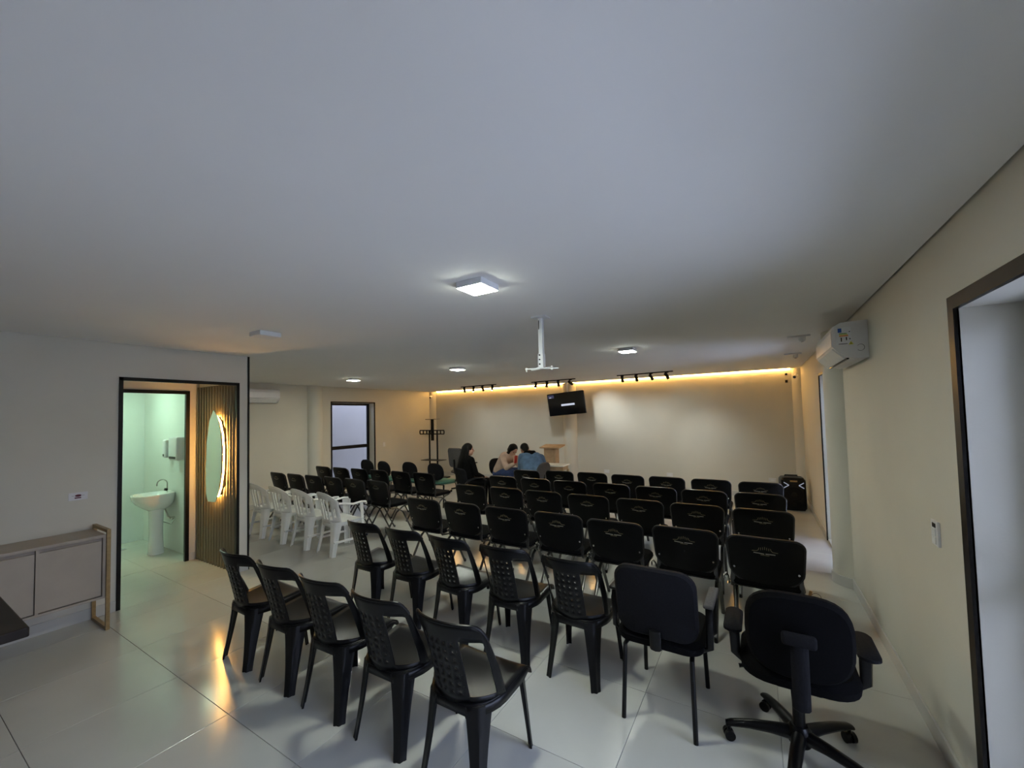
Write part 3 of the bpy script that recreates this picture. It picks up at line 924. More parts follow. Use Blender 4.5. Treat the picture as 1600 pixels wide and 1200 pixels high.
polys += grid(-UM, UM, V2, 1.0, allu, [V2, 0.87, 0.94, 1.0])
polys += grid(-UM, UM, 0.0, V1, allu, [0.0, V1])
polys += grid(-UM, -P2, V1, V2, allu, allv) + grid(P2, UM, V1, V2, allu, allv)
polys += grid(-P1-6, -P1, V1, V2, sorted({*allu, -P1-6}), allv) + grid(P1, P1+6, V1, V2, sorted({*allu, P1+6}), allv)
shell_obj('backrest', M_BPLASTIC, mono, back_S, polys, 0.007)
# rounded top lip of the rail
MB().tube([back_S(u, 1.0) for u in [UM*(-1+2*k/28) for k in range(29)]], 0.0075, 8).build('rail_lip', M_BPLASTIC, mono, smooth=True)
# seat: dished panel with apron
def seat_S(u, v):
    # u -1..1 across, v 0..1 back to front
    y = -0.175 + 0.385*v
    hw = 0.192+0.018*v if v > 0.45 else (0.20*math.sqrt(max(0.0, 1-((0.45-v)/0.52)**2)))
    z = 0.394 + 0.030*v - 0.022*(1-u*u)*math.sin(PI*min(1, v*0.9)) - 0.028*max(0, (v-0.86)/0.14)**2
    return Vector((u*hw, y, z))
polys = grid(-1, 1, 0, 1, [k/6 for k in range(-6, 7)], [k/10 for k in range(11)]+[0.93, 0.97])
shell_obj('seat', M_BPLASTIC, mono, seat_S, polys, 0.008)
def apron(name, m, parent):
    loop = [seat_S(-1, v) for v in [1-k/10 for k in range(11)]] + [seat_S(1, v) for v in [k/10 for k in range(11)]]
    bm = bmesh.new()
    top = [bm.verts.new((p.x, p.y, p.z-0.002)) for p in loop]
    bot = [bm.verts.new((p.x*1.015, p.y*1.01, p.z-0.045+0.02*(p.y > 0.15))) for p in loop]
    n = len(loop)
    for k in range(n):
        bm.faces.new((top[k], top[(k+1) % n], bot[(k+1) % n], bot[k]))
    me = bpy.data.meshes.new(name); bm.to_mesh(me); bm.free()
    o = mkobj(name, me, m, parent, smooth=True)
    md = o.modifiers.new('thickness', 'SOLIDIFY'); md.thickness = 0.006; md.offset = 0
    return o
apron('apron', M_BPLASTIC, mono)
def corner_leg(name, m, parent, top, bot, ang, w0, w1, depth=0.35, z0=0.392, curve=0.0, bowout=0.0):
    """tapered fluted plate leg whose outer face looks along angle ang"""
    n_ = Vector((math.cos(ang), math.sin(ang), 0))
    t_ = Vector((-n_.y, n_.x, 0))
    rings = []
    K = 9
    for k in range(K+1):
        s_ = k/K
        c = Vector((top[0]+(bot[0]-top[0])*s_, top[1]+(bot[1]-top[1])*s_, z0*(1-s_)))
        c += n_ * (-curve*math.sin(PI*s_)) + n_*bowout*(1-s_)**3
        hw = (w0*(1-s_)**1.6 + w1*(1-(1-s_)**1.6))/2
        outer = []; inner = []
        for j in range(9):
            q = -1+2*j/8
            fl_ = 0.0035*math.cos(q*PI*2.0)*(1 if 0 < j < 8 else 0)
            outer.append(c + t_*(hw*q) + n_*(-(q*q)*hw*depth + fl_))
        for j in range(8, -1, -1):
            q = -1+2*j/8
            inner.append(c + t_*((hw-0.004)*q) + n_*(-(q*q)*hw*depth - 0.009))
        rings.append(outer+inner)
    b = MB(); b.ring_loft(rings)
    return b.build(name, m, parent, smooth=True)
A45 = R(45)
corner_leg('leg', M_BPLASTIC, mono, (0.145, -0.150), (0.170, -0.205), -A45, 0.13, 0.064, curve=0.006)
corner_leg('leg', M_BPLASTIC, mono, (-0.145, -0.150), (-0.170, -0.205), PI+A45, 0.13, 0.064, curve=0.006)
corner_leg('leg', M_BPLASTIC, mono, (0.185, 0.175), (0.205, 0.215), A45, 0.09, 0.040)
corner_leg('leg', M_BPLASTIC, mono, (-0.185, 0.175), (-0.205, 0.215), PI-A45, 0.09, 0.040)
used = []
for k, x in enumerate((-3.195, -2.70, -2.225, -1.745, -1.262)):
    place(mono, used, (x, 1.46+0.205, 0), R(random.uniform(-2, 2)), 'black perforated plastic chair, back row before the tiled aisle, %s from the mirror doorway' % ORD[k], 'black plastic chairs in the back row')
for k, x in enumerate((-3.06, -2.565, -2.07, -1.575, -1.065)):
    place(mono, used, (x, 2.42+0.205, 0), R(random.uniform(-3, 3)+(-3 if k == 4 else 0)), 'black perforated plastic chair, row of the padded visitor chair, %s from that chair' % ORD[4-k], 'black plastic chairs beside the visitor chair')

# ------------------------------------------------------------------ white plastic armchairs
wh = thing('plastic_armchair', 'white', 'chair')
WU = 62.0
def wback_S(u, v):
    a = R(u)
    q = abs(u)/WU
    topz = 0.785 - 0.115*q**2.2
    z = 0.390 + (topz-0.390)*v
    ax = 0.195+0.045*v
    return Vector((ax*math.sin(a)/math.sin(R(WU)), 0.02 - 0.075*v - 0.21*math.cos(a), z))
sl = [(-34, -25), (-19, -11), (-5, 5), (11, 19), (25, 34)]
ulist = sorted({*[q for s_ in sl for q in s_], -WU, WU, -55, -48, -41, 41, 48, 55, 0})
vl = [0, 0.14, 0.24, 0.36, 0.48, 0.60, 0.72, 0.80, 0.90, 1.0]
polys = []
for a, b_ in zip(ulist, ulist[1:]):
    slot = any(s_[0] <= a and b_ <= s_[1] for s_ in sl)
    for c, d in zip(vl, vl[1:]):
        if slot and c >= 0.13 and d <= 0.81:
            continue
        if 41 <= abs((a+b_)/2) <= 48 and 0.23 < c and d < 0.61:
            continue
        polys.append([(a, c), (b_, c), (b_, d), (a, d)])
shell_obj('backrest', M_WPLASTIC, wh, wback_S, polys, 0.008)
MB().tube([wback_S(u, 1.0) for u in [WU*(-1+2*k/28) for k in range(29)]], 0.009, 8).build('back_rim', M_WPLASTIC, wh, smooth=True)
shell_obj('seat', M_WPLASTIC, wh, lambda u, v: Vector((seat_S(u, v).x*1.13, seat_S(u, v).y, seat_S(u, v).z)), grid(-1, 1, 0, 1, [k/6 for k in range(-6, 7)], [k/10 for k in range(11)]+[0.93, 0.97]), 0.008)
apron('apron', M_WPLASTIC, wh)
for s_ in (-1, 1):
    pts_ = [wback_S(s_*WU, 0.93), Vector((s_*0.226, -0.06, 0.640)), Vector((s_*0.228, 0.05, 0.615)), Vector((s_*0.228, 0.17, 0.625)), Vector((s_*0.226, 0.225, 0.618)), Vector((s_*0.224, 0.235, 0.59))]
    MB().tube(pts_, 0.014, 8, rx=1.8).build('armrest', M_WPLASTIC, wh, smooth=True)
    corner_leg('leg', M_WPLASTIC, wh, (s_*0.172, -0.150), (s_*0.200, -0.215), -A45 if s_ > 0 else PI+A45, 0.15, 0.080, curve=0.006, z0=0.41)
    corner_leg('leg', M_WPLASTIC, wh, (s_*0.205, 0.205), (s_*0.222, 0.220), A45 if s_ > 0 else PI-A45, 0.11, 0.075, z0=0.61)
    MB().bb(s_*0.205-0.012, s_*0.205+0.012, -0.19, 0.19, 0.16, 0.185, bevel=0.003).build('side_stretcher', M_WPLASTIC, wh)
used = []
for k, (x, rz) in enumerate(((-4.70, -8), (-5.28, -3), (-5.83, -3), (-6.38, -2))):
    place(wh, used, (x, 3.40, 0), R(rz), 'white slatted plastic armchair, %s from the aisle' % ORD[k] if k else 'white slatted plastic armchair at the aisle end, one arm fully in view', 'white plastic armchairs in a row')

# ------------------------------------------------------------------ round-backed chairs with green seats
gc = thing('round_back_chair', 'g', 'chair')
def oval_pad(b, c, hx, hz, th, lean, k=24, bow=0.02, ex=0.82):
    rings = []
    for off, sc in ((-th/2, 0.02), (-th/2, 0.6), (-th/2, 0.92), (-th*0.2, 1.0), (th*0.2, 1.0), (th/2, 0.92), (th/2, 0.6), (th/2, 0.02)):
        ring = []
        for j in range(k):
            a = 2*PI*j/k
            ca, sa = math.cos(a), math.sin(a)
            x = hx*sc*math.copysign(abs(ca)**ex, ca)
            z = hz*sc*math.copysign(abs(sa)**ex, sa)
            ring.append((c[0]+x, c[1]-lean*z+off+bow*(x/hx)**2, c[2]+z))
        rings.append(ring)
    b.ring_loft(rings)
    return b
oval_pad(MB(), (0, -0.225, 0.665), 0.205, 0.165, 0.05, 0.15).build('backrest', M_CFAB, gc, smooth=True)
MB().ring_loft([rrect(0.20, 0.19, 0.12, 0.425), rrect(0.225, 0.215, 0.14, 0.435), rrect(0.23, 0.22, 0.14, 0.46), rrect(0.20, 0.19, 0.12, 0.482)]).build('seat', M_GREEN, gc, smooth=True)
MB().tube([(0, -0.10, 0.405), (0, -0.24, 0.42), (0, -0.245, 0.50), (0, -0.252, 0.62)], 0.012, 8, rx=2.0).build('back_bar', M_BTUBE, gc, smooth=True)
for sx in (-1, 1):
    MB().tube([(sx*0.20, 0.20, 0.0), (sx*0.17, 0.16, 0.412), (0, 0.16, 0.412)], 0.011, 8).build('leg', M_BTUBE, gc, smooth=True)
    MB().tube([(sx*0.20, -0.22, 0.0), (sx*0.17, -0.16, 0.412), (0, -0.16, 0.412)], 0.011, 8).build('leg', M_BTUBE, gc, smooth=True)
used = []
for k, (x, y, rz) in enumerate(((-5.26, 6.1, -4), (-5.92, 6.08, -3), (-6.55, 6.0, -8), (-7.2, 6.1, -3))):
    place(gc, used, (x, y, 0), R(rz), 'round-backed charcoal chair with green seat, %s from the seated woman' % ORD[k], 'round-backed chairs with green seats')

# ------------------------------------------------------------------ padded visitor chair
vc = thing('visitor_chair', 'black padded four-legged visitor chair with armrests beside the swivel chair', 'chair', (-0.515, 2.555, 0), R(-1))
def pad_back(b, hw, z0, z1, y0, y1, th, bow, r_=0.09, rt_=None):
    ol = []
    hz = (z1-z0)/2; zc = (z0+z1)/2
    for (sx, sz, a0) in ((1, 1, 0), (-1, 1, 90), (-1, -1, 180), (1, -1, 270)):
        for j in range(8):
            a = R(a0+90*j/7)
            ol.append((sx*(hw-r_)+r_*math.cos(a), zc+sz*(hz-r_)+r_*math.sin(a)))
    rings = []
    for off, sc in ((-th/2, 0.02), (-th/2, 0.55), (-th/2, 0.94), (-th*0.25, 1.0), (th*0.25, 1.0), (th/2, 0.95), (th/2, 0.55), (th/2, 0.02)):
        ring = []
        for (x, z) in ol:
            x_, z_ = x*sc, zc+(z-zc)*sc
            t_ = (z_-z0)/(z1-z0)
            ring.append((x_, y0+(y1-y0)*t_+off+bow*(x_/hw)**2, z_))
        rings.append(ring)
    b.ring_loft(rings)
    return b
pad_back(MB(), 0.215, 0.47, 0.86, -0.215, -0.275, 0.05, 0.025).build('backrest', M_CFAB, vc, smooth=True)
MB().ring_loft([rrect(0.20, 0.20, 0.08, 0.405), rrect(0.225, 0.225, 0.09, 0.415), rrect(0.23, 0.23, 0.09, 0.45), rrect(0.205, 0.205, 0.08, 0.475)]).build('seat', M_BFAB, vc, smooth=True)
MB().tube([(0, -0.15, 0.398), (0, -0.245, 0.42), (0, -0.252, 0.52)], 0.012, 8, rx=2.5).build('back_bar', M_BTUBE, vc, smooth=True)
for sx in (-1, 1):
    MB().tube([(sx*0.185, -0.25, 0.0), (sx*0.175, -0.21, 0.39), (sx*0.17, -0.17, 0.396), (sx*0.17, 0.17, 0.396), (sx*0.175, 0.215, 0.385)], 0.0125, 10).build('leg', M_BTUBE, vc, smooth=True)
    MB().tube([(sx*0.185, 0.25, 0.0), (sx*0.175, 0.215, 0.385)], 0.0125, 10).build('leg', M_BTUBE, vc, smooth=True)
    ar = MB().tube([(sx*0.20, -0.10, 0.400), (sx*0.255, -0.13, 0.44), (sx*0.258, -0.14, 0.60), (sx*0.256, -0.12, 0.640), (sx*0.256, 0.06, 0.648), (sx*0.256, 0.09, 0.62), (sx*0.252, 0.06, 0.44), (sx*0.20, 0.04, 0.400)], 0.013, 8, rx=1.5).build('armrest', M_BPLASTIC, vc, smooth=True)
    MB().bb(sx*0.256-0.026, sx*0.256+0.026, -0.16, 0.12, 0.652, 0.672, bevel=0.009, seg=3).build('arm_pad', M_GFAB if sx > 0 else M_BPLASTIC, ar, smooth=True)

# ------------------------------------------------------------------ swivel chair
sw = thing('swivel_chair', 'black swivel office chair on a five-star caster base by the wall', 'chair', (0.115, 2.48, 0))
base = MB()
for k in range(5):
    a = R(45+72*k)
    d = Vector((math.cos(a), math.sin(a), 0)); n_ = Vector((-d.y, d.x, 0))
    rings = []
    for s_, zc, hw, hh in ((0.03, 0.105, 0.032, 0.035), (0.12, 0.105, 0.029, 0.026), (0.22, 0.097, 0.026, 0.020), (0.30, 0.083, 0.023, 0.016), (0.325, 0.074, 0.020, 0.013)):
        rings.append([d*s_+n_*(hw*math.cos(q))*1.0+Vector((0, 0, zc+hh*math.sin(q))) for q in [2*PI*j/10 for j in range(10)]])
    base.ring_loft(rings)
base.lathe([(0.045, 0.06), (0.05, 0.07), (0.05, 0.13), (0.035, 0.15)], 20)
base.build('star_base', M_BPLASTIC, sw, smooth=True)
for k in range(5):
    a = R(45+72*k); d = Vector((math.cos(a), math.sin(a), 0))*0.31
    b = MB()
    w_ = R(30+40*k); ax = Vector((math.cos(w_), math.sin(w_), 0))
    c = d+Vector((0, 0, 0.025))
    for s_ in (-1, 1):
        b.cyl(c+ax*s_*0.006, c+ax*s_*0.024, 0.025, 16)
    b.cyl(c+Vector((0, 0, 0.005)), c+Vector((0, 0, 0.055)), 0.008, 8)
    b.build('caster', M_BPLASTIC, sw, smooth=True)
MB().cyl((0, 0, 0.14), (0, 0, 0.30), 0.026).cyl((0, 0, 0.28), (0, 0, 0.385), 0.016).build('gas_column', M_BTUBE, sw, smooth=True)
MB().bb(-0.09, 0.09, -0.13, 0.10, 0.375, 0.405, bevel=0.008).build('mechanism', M_BPLASTIC, sw)
MB().tube([(-0.08, 0.02, 0.385), (-0.20, 0.0, 0.375), (-0.25, -0.01, 0.365)], [0.006, 0.006, 0.011], 8).build('lever', M_BPLASTIC, sw, smooth=True)
MB().ring_loft([rrect(0.19, 0.19, 0.10, 0.405, 0.03), rrect(0.235, 0.23, 0.13, 0.42, 0.03), rrect(0.24, 0.235, 0.13, 0.455, 0.03), rrect(0.21, 0.21, 0.11, 0.485, 0.03)]).build('seat', M_BFAB, sw, smooth=True)
oval_pad(MB(), (0, -0.215, 0.670), 0.208, 0.20, 0.07, 0.13, 32, 0.03, 0.66).build('backrest', M_BFAB, sw, smooth=True)
MB().tube([(0, -0.10, 0.388), (0, -0.25, 0.375), (0, -0.29, 0.40), (0, -0.292, 0.50), (0, -0.288, 0.68)], 0.016, 10, rx=2.1).build('spine', M_CFAB, sw, smooth=True)
MB().box((0, -0.29, 0.69), (0.13, 0.035, 0.055), None, 0.014, 3).build('spine_head', M_CFAB, sw, smooth=True)
for sx in (-1, 1):
    ar = MB().tube([(sx*0.10, 0.0, 0.40), (sx*0.23, -0.01, 0.405), (sx*0.262, -0.01, 0.43), (sx*0.266, -0.01, 0.575)], [0.014, 0.014, 0.016, 0.018], 8, rx=1.4).build('armrest', M_BPLASTIC, sw, smooth=True)
    MB().ring_loft([rrect(0.030, 0.115, 0.028, 0.577), rrect(0.042, 0.130, 0.036, 0.587), rrect(0.042, 0.130, 0.036, 0.600), rrect(0.03, 0.115, 0.028, 0.611)]).build('arm_pad', M_CFAB, ar, smooth=True, loc=(sx*0.266, 0.0, 0))

# tag hanging at the end chair
tg = thing('hanging_tag', 'small tan tag with a wire loop hanging on the row-end chair', 'tag', (0.262, 3.52, 0.40))
MB().box((0.0, 0, -0.0), (0.018, 0.012, 0.07), Matrix.Rotation(R(12), 3, 'Y'), 0.004).build('tag_body', M_TAN, tg)
MB().tube([(0.035+0.028*math.cos(a), 0, -0.005+0.028*math.sin(a)) for a in [2*PI*k/16 for k in range(16)]], 0.0012, 6, closed=True).build('wire_loop', M_CFAB, tg)

# ------------------------------------------------------------------ loudspeaker
sp_ = thing('loudspeaker', 'black trolley loudspeaker with white arrow lights in the stage corner', 'speaker', (0.46, 8.47, 0), R(6))
MB().ring_loft([rrect(0.165, 0.15, 0.04, 0.015), rrect(0.18, 0.165, 0.05, 0.04), rrect(0.175, 0.16, 0.05, 0.50), rrect(0.15, 0.135, 0.05, 0.54)]).build('cabinet', M_BPLASTIC, sp_, smooth=True)
MB().lathe([(0.11, 0.0), (0.12, 0.012), (0.105, 0.016), (0.03, 0.002)], 28, (0, -0.158, 0.27), 'y').build('woofer', M_CFAB, sp_, smooth=True)
MB().lathe([(0.085, 0.0), (0.092, 0.010), (0.08, 0.013), (0.02, 0.002)], 28, (0, -0.160, 0.10), 'y').build('lower_woofer', M_CFAB, sp_, smooth=True)
for s_ in (-1, 1):
    b = MB()
    for (p, q) in (((s_*0.14, 0.465), (s_*0.07, 0.42)), ((s_*0.07, 0.42), (s_*0.14, 0.375))):
        b.tube([(p[0], -0.166, p[1]), (q[0], -0.166, q[1])], 0.007, 6)
    b.build('arrow_light', M_SPKLED, sp_)
MB().bb(-0.05, 0.05, -0.166, -0.158, 0.475, 0.50).build('control_panel', M_BRASS, sp_)
MB().tube([(-0.09, 0.06, 0.535), (-0.09, 0.06, 0.56), (0.09, 0.06, 0.56), (0.09, 0.06, 0.535)], 0.010, 8).build('handle', M_BPLASTIC, sp_, smooth=True)
MB().cyl((-0.17, 0.13, 0.04), (-0.145, 0.13, 0.04), 0.04).cyl((0.145, 0.13, 0.04), (0.17, 0.13, 0.04), 0.04).build('wheel', M_BTUBE, sp_, smooth=True)
MB().bb(-0.15, 0.15, -0.14, -0.02, 0, 0.016).build('foot', M_BTUBE, sp_)

# ------------------------------------------------------------------ empty television floor stand
ts = thing('television_stand', 'empty black television floor stand in the wing corner', 'television stand', (-7.78, 8.62, 0), R(4))
b = MB()
for s_ in (-1, 1):
    MB().cyl((s_*0.135, 0, 0.03), (s_*0.135, 0, 1.34), 0.023, 14).build('post', M_BTUBE, ts, smooth=True)
MB().bb(-0.045, 0.045, -0.05, -0.02, 1.05, 1.64, bevel=0.004).build('upright_channel', M_BTUBE, ts)
b = MB()
for z_ in (1.235, 1.335):
    b.bb(-0.42, 0.42, -0.075, -0.052, z_-0.014, z_+0.014)
for x in (-0.42, -0.30, -0.18, -0.06, 0.06, 0.18, 0.30, 0.42):
    b.bb(x-0.014, x+0.014, -0.073, -0.054, 1.245, 1.325)
b.build('bracket', M_BTUBE, ts)
MB().bb(-0.33, 0.33, -0.16, 0.16, 0.50, 0.515, bevel=0.004).build('lower_shelf', M_BTUBE, ts)
MB().bb(-0.18, 0.18, -0.12, 0.08, 1.64, 1.652, bevel=0.004).build('camera_shelf', M_BTUBE, ts)
MB().bb(-0.36, 0.36, -0.28, 0.28, 0.0, 0.03, bevel=0.006).build('base', M_BTUBE, ts)

# ------------------------------------------------------------------ lectern and table
lc = thing('lectern', 'light wood lectern with a slanted top behind the white table', 'lectern', (-3.68, 7.72, 0), R(4))
rotl = Matrix.Rotation(R(6), 3, 'X')
MB().box((0, 0, 1.035), (0.44, 0.36, 0.028), rotl, 0.003).build('reading_top', M_PINE, lc)
b = MB(); b.bb(-0.15, 0.04, -0.10, 0.12, 0.03, 1.01)
b.build('column', M_PINE, lc)
MB().bb(0.042, 0.10, -0.10, 0.12, 0.03, 1.01).build('side_column', M_PINE, lc)
MB().bb(-0.26, 0.26, -0.19, 0.19, 0, 0.03, bevel=0.003).build('base', M_PINE, lc)
wt = thing('white_table', 'white-topped wood-legged table in front of the lectern', 'table', (-3.50, 7.24, 0), R(3))
MB().bb(-0.33, 0.33, -0.19, 0.19, 0.705, 0.73, bevel=0.003).build('table_top', M_WPLASTIC, wt)
b = MB(); b.bb(-0.30, 0.30, -0.165, -0.145, 0.63, 0.704).bb(-0.30, 0.30, 0.145, 0.165, 0.63, 0.704).bb(-0.31, -0.29, -0.145, 0.145, 0.63, 0.704).bb(0.29, 0.31, -0.145, 0.145, 0.63, 0.704)
b.build('apron', M_PINE, wt)
for sx in (-1, 1):
    for sy in (-1, 1):
        MB().bb(sx*0.30-0.02, sx*0.30+0.02, sy*0.155-0.02, sy*0.155+0.02, 0, 0.63).build('leg', M_PINE, wt)

# ------------------------------------------------------------------ chairs used by the people
def armchair(label, loc, rz, m_back, hi=0.86, wide=0.22):
    t_ = thing('armchair', label, 'chair', loc, rz)
    pad_back(MB(), wide, 0.48, hi, -0.225, -0.285, 0.05, 0.03, 0.07).build('backrest', m_back, t_, smooth=True)
    MB().ring_loft([rrect(0.20, 0.20, 0.08, 0.405), rrect(0.225, 0.225, 0.09, 0.415), rrect(0.23, 0.23, 0.09, 0.445), rrect(0.205, 0.205, 0.08, 0.465)]).build('seat', m_back, t_, smooth=True)
    MB().tube([(0, -0.15, 0.398), (0, -0.255, 0.42), (0, -0.27, 0.54)], 0.012, 8, rx=2.5).build('back_bar', M_BTUBE, t_, smooth=True)
    for sx in (-1, 1):
        MB().tube([(sx*0.20, -0.24, 0.0), (sx*0.19, -0.20, 0.395), (0, -0.18, 0.398)], 0.0125, 8).build('leg', M_BTUBE, t_, smooth=True)
        MB().tube([(sx*0.20, 0.24, 0.0), (sx*0.19, 0.20, 0.395), (0, 0.18, 0.398)], 0.0125, 8).build('leg', M_BTUBE, t_, smooth=True)
        MB().tube([(sx*0.24, -0.25, 0.56), (sx*0.285, -0.20, 0.63), (sx*0.295, -0.05, 0.665), (sx*0.295, 0.10, 0.655), (sx*0.285, 0.17, 0.60), (sx*0.235, 0.16, 0.43)], 0.014, 8, rx=1.4).build('armrest', M_BPLASTIC, t_, smooth=True)
    return t_
def swivel_hi(label, loc, rz, m_back, hi):
    t_ = thing('high_back_chair', label, 'chair', loc, rz)
    for k in range(5):
        a = R(90+72*k); d = Vector((math.cos(a), math.sin(a), 0))
        MB().tube([d*0.02+Vector((0, 0, 0.10)), d*0.30+Vector((0, 0, 0.07))], [0.026, 0.018], 8).build('base_arm', M_BPLASTIC, t_, smooth=True)
        MB().ell(d*0.30+Vector((0, 0, 0.026)), (0.026, 0.026, 0.026)).build('caster', M_BPLASTIC, t_, smooth=True)
    MB().cyl((0, 0, 0.09), (0, 0, 0.42), 0.025).build('gas_column', M_BTUBE, t_, smooth=True)
    MB().ring_loft([rrect(0.20, 0.20, 0.08, 0.415), rrect(0.235, 0.235, 0.09, 0.43), rrect(0.24, 0.24, 0.09, 0.465), rrect(0.21, 0.21, 0.08, 0.49)]).build('seat', m_back, t_, smooth=True)
    pad_back(MB(), 0.235, 0.56, hi, -0.235, -0.29, 0.07, 0.03, 0.08).build('backrest', m_back, t_, smooth=True)
    MB().tube([(0, -0.10, 0.42), (0, -0.27, 0.43), (0, -0.295, 0.55), (0, -0.30, 0.75)], 0.014, 8, rx=2.2).build('spine', M_BPLASTIC, t_, smooth=True)
    for sx in (-1, 1):
        MB().tube([(sx*0.18, 0.0, 0.425), (sx*0.285, 0.0, 0.44), (sx*0.295, 0.0, 0.64)], 0.014, 8, rx=1.5).build('armrest', M_BPLASTIC, t_, smooth=True)
        MB().bb(sx*0.295-0.032, sx*0.295+0.032, -0.13, 0.12, 0.642, 0.668, bevel=0.01, seg=3).build('arm_pad', M_BPLASTIC, t_, smooth=True)
    return t_
WX, WY, WRZ = -4.50, 6.00, R(-28)
wa = armchair('dark armchair with curved arms that the long-haired woman sits on', (WX, WY, 0), WRZ, M_CFAB, 0.84, 0.24)
wa.scale = (0.92, 0.92, 0.92)
swivel_hi('grey high-back office chair beyond the seated woman', (-5.78, 7.42, 0), R(-10), M_GFAB, 1.0)
HX, HY, HRZ = -4.40, 6.95, R(-100)
cA = copy_tree(gc); cA.location = (HX, HY, 0); cA.rotation_euler = (0, 0, HRZ)
tag(cA, 'round-backed charcoal chair under the person in the beige hoodie', 'chair')
DX, DY, DRZ = -3.60, 6.66, R(22)
cC = thing('round_back_chair', 'round-backed grey chair turned sideways under the person in the denim jacket', 'chair', (DX+0.02, DY+0.0, 0), R(82))
oval_pad(MB(), (0, -0.245, 0.675), 0.205, 0.165, 0.05, 0.15).build('backrest', M_GFAB, cC, smooth=True)
for ch in gc.children:
    if not ch.name.startswith('backrest'):
        c2 = ch.copy(); COL.objects.link(c2); c2.parent = cC

# ------------------------------------------------------------------ people
def remesh(b, name, m, parent, vox, smooth_it=4):
    o = b.build(name, m, parent, smooth=False)
    md = o.modifiers.new('skin', 'REMESH')
    md.mode = 'VOXEL'; md.voxel_size = vox; md.use_smooth_shade = True
    s_ = o.modifiers.new('soften', 'SMOOTH')
    s_.iterations = smooth_it; s_.factor = 0.5
    return o
def lerp(a, b_, t): return Vector(a)*(1-t)+Vector(b_)*t
def hand(b, wrist, d, pn, side):
    """palm and five fingers ; d = pointing direction, pn = palm normal"""
    wrist, d, pn = Vector(wrist), Vector(d).normalized(), Vector(pn).normalized()
    t_ = d.cross(pn).normalized()*side
    for q in (-0.027, -0.009, 0.009, 0.027):
        b.cap(wrist+t_*q*0.6+d*0.005, wrist+t_*q+d*0.085, 0.016, 0.013, 8)
    for q, L in ((-0.030, 0.058), (-0.010, 0.076), (0.010, 0.082), (0.030, 0.072)):
        p0 = wrist+t_*q+d*0.085
        p1 = p0+d*L*0.45-pn*L*0.10+t_*q*0.1
        p2 = p1+d*L*0.42-pn*L*0.30
        b.cap(p0, p1, 0.0100, 0.0090, 8); b.cap(p1, p2, 0.0090, 0.0080, 8)
    p0 = wrist+t_*0.026+d*0.025
    p1 = p0+t_*0.034+d*0.030-pn*0.008
    p2 = p1+t_*0.010+d*0.030-pn*0.012
    b.cap(p0, p1, 0.014, 0.011, 8); b.cap(p1, p2, 0.011, 0.009, 8)
def head(b, c, f, u):
    """c = head centre, f = facing, u = up"""
    f, u = Vector(f).normalized(), Vector(u).normalized()
    r_ = f.cross(u).normalized(); u = r_.cross(f).normalized()
    M3 = Matrix((r_, f, u)).transposed()
    P = lambda x, y, z: Vector(c)+r_*x+f*y+u*z
    b.ell(P(0, -0.01, 0.03), (0.076, 0.094, 0.088), M3)
    b.ell(P(0, 0.022, -0.045), (0.058, 0.066, 0.068), M3)
    b.ell(P(0, 0.052, -0.092), (0.026, 0.024, 0.020), M3)          # chin
    b.cap(P(0, 0.082, 0.012), P(0, 0.104, -0.024), 0.009, 0.014)   # nose
    b.ell(P(0, 0.082, -0.058), (0.024, 0.012, 0.006), M3)          # lips
    b.ell(P(0, 0.080, -0.070), (0.020, 0.012, 0.006), M3)
    for s_ in (-1, 1):
        b.ell(P(s_*0.077, -0.005, -0.005), (0.010, 0.022, 0.032), M3)
        b.ell(P(s_*0.030, 0.076, 0.022), (0.022, 0.012, 0.007), M3)  # brow
        b.ell(P(s_*0.032, 0.050, -0.028), (0.026, 0.030, 0.024), M3)  # cheek
    return P, M3
def eyes(parent, P):
    b = MB()
    for s_ in (-1, 1):
        b.ell(P(s_*0.031, 0.077, 0.004), (0.011, 0.009, 0.007))
    b.build('eyes', M_TVBLACK, parent, smooth=True)

def person(label, loc, rz):
    return thing('person', label, 'person', loc, rz)
# local frame: faces +y, seat at z 0.47
# --- woman with long hair
p1 = person('person with long dark hair in black clothes seated on the dark armchair', (WX, WY, 0), WRZ)
p1.scale = (1.04, 0.94, 0.94)
hp, ch_, nk, hc = Vector((0, -0.10, 0.56)), Vector((0, -0.09, 0.93)), Vector((0, -0.08, 1.06)), Vector((0.01, -0.06, 1.165))
b = MB()
b.cap(nk-Vector((0, 0, 0.06)), hc-Vector((0, 0, 0.03)), 0.050, 0.046)
b.cap(hp, ch_, 0.12, 0.11); b.cap((-0.12, -0.08, 0.985), (0.12, -0.08, 0.985), 0.055, 0.055)
P, M3 = head(b, hc, (0.42, 0.9, -0.05), (0, 0, 1))
for s_ in (-1, 1):
    sh = Vector((s_*0.165, -0.085, 0.985)); el = Vector((s_*0.215, -0.02, 0.72)); wr = Vector((s_*0.10, 0.20, 0.625))
    b.cap(sh, el, 0.046, 0.037); b.cap(el, wr, 0.036, 0.026)
    hand(b, wr, (-s_*0.55, 0.8, -0.15), (0, 0, 1), -s_)
    kn = Vector((s_*0.12, 0.36, 0.53)); an = Vector((s_*0.12, 0.34, 0.08))
    b.cap(hp+Vector((s_*0.09, 0.02, -0.0)), kn, 0.082, 0.056); b.cap(kn, an, 0.054, 0.036)
    b.cap(an-Vector((0, 0.03, 0.04)), an+Vector((0, 0.14, -0.052)), 0.036, 0.028)
remesh(b, 'body', M_SKIN, p1, 0.009)
eyes(p1, P)
b = MB()
b.cap(hp, ch_, 0.138, 0.128); b.cap(hp+Vector((-0.05, 0, 0)), ch_+Vector((-0.06, 0, 0)), 0.12, 0.11); b.cap(hp+Vector((0.05, 0, 0)), ch_+Vector((0.06, 0, 0)), 0.12, 0.11)
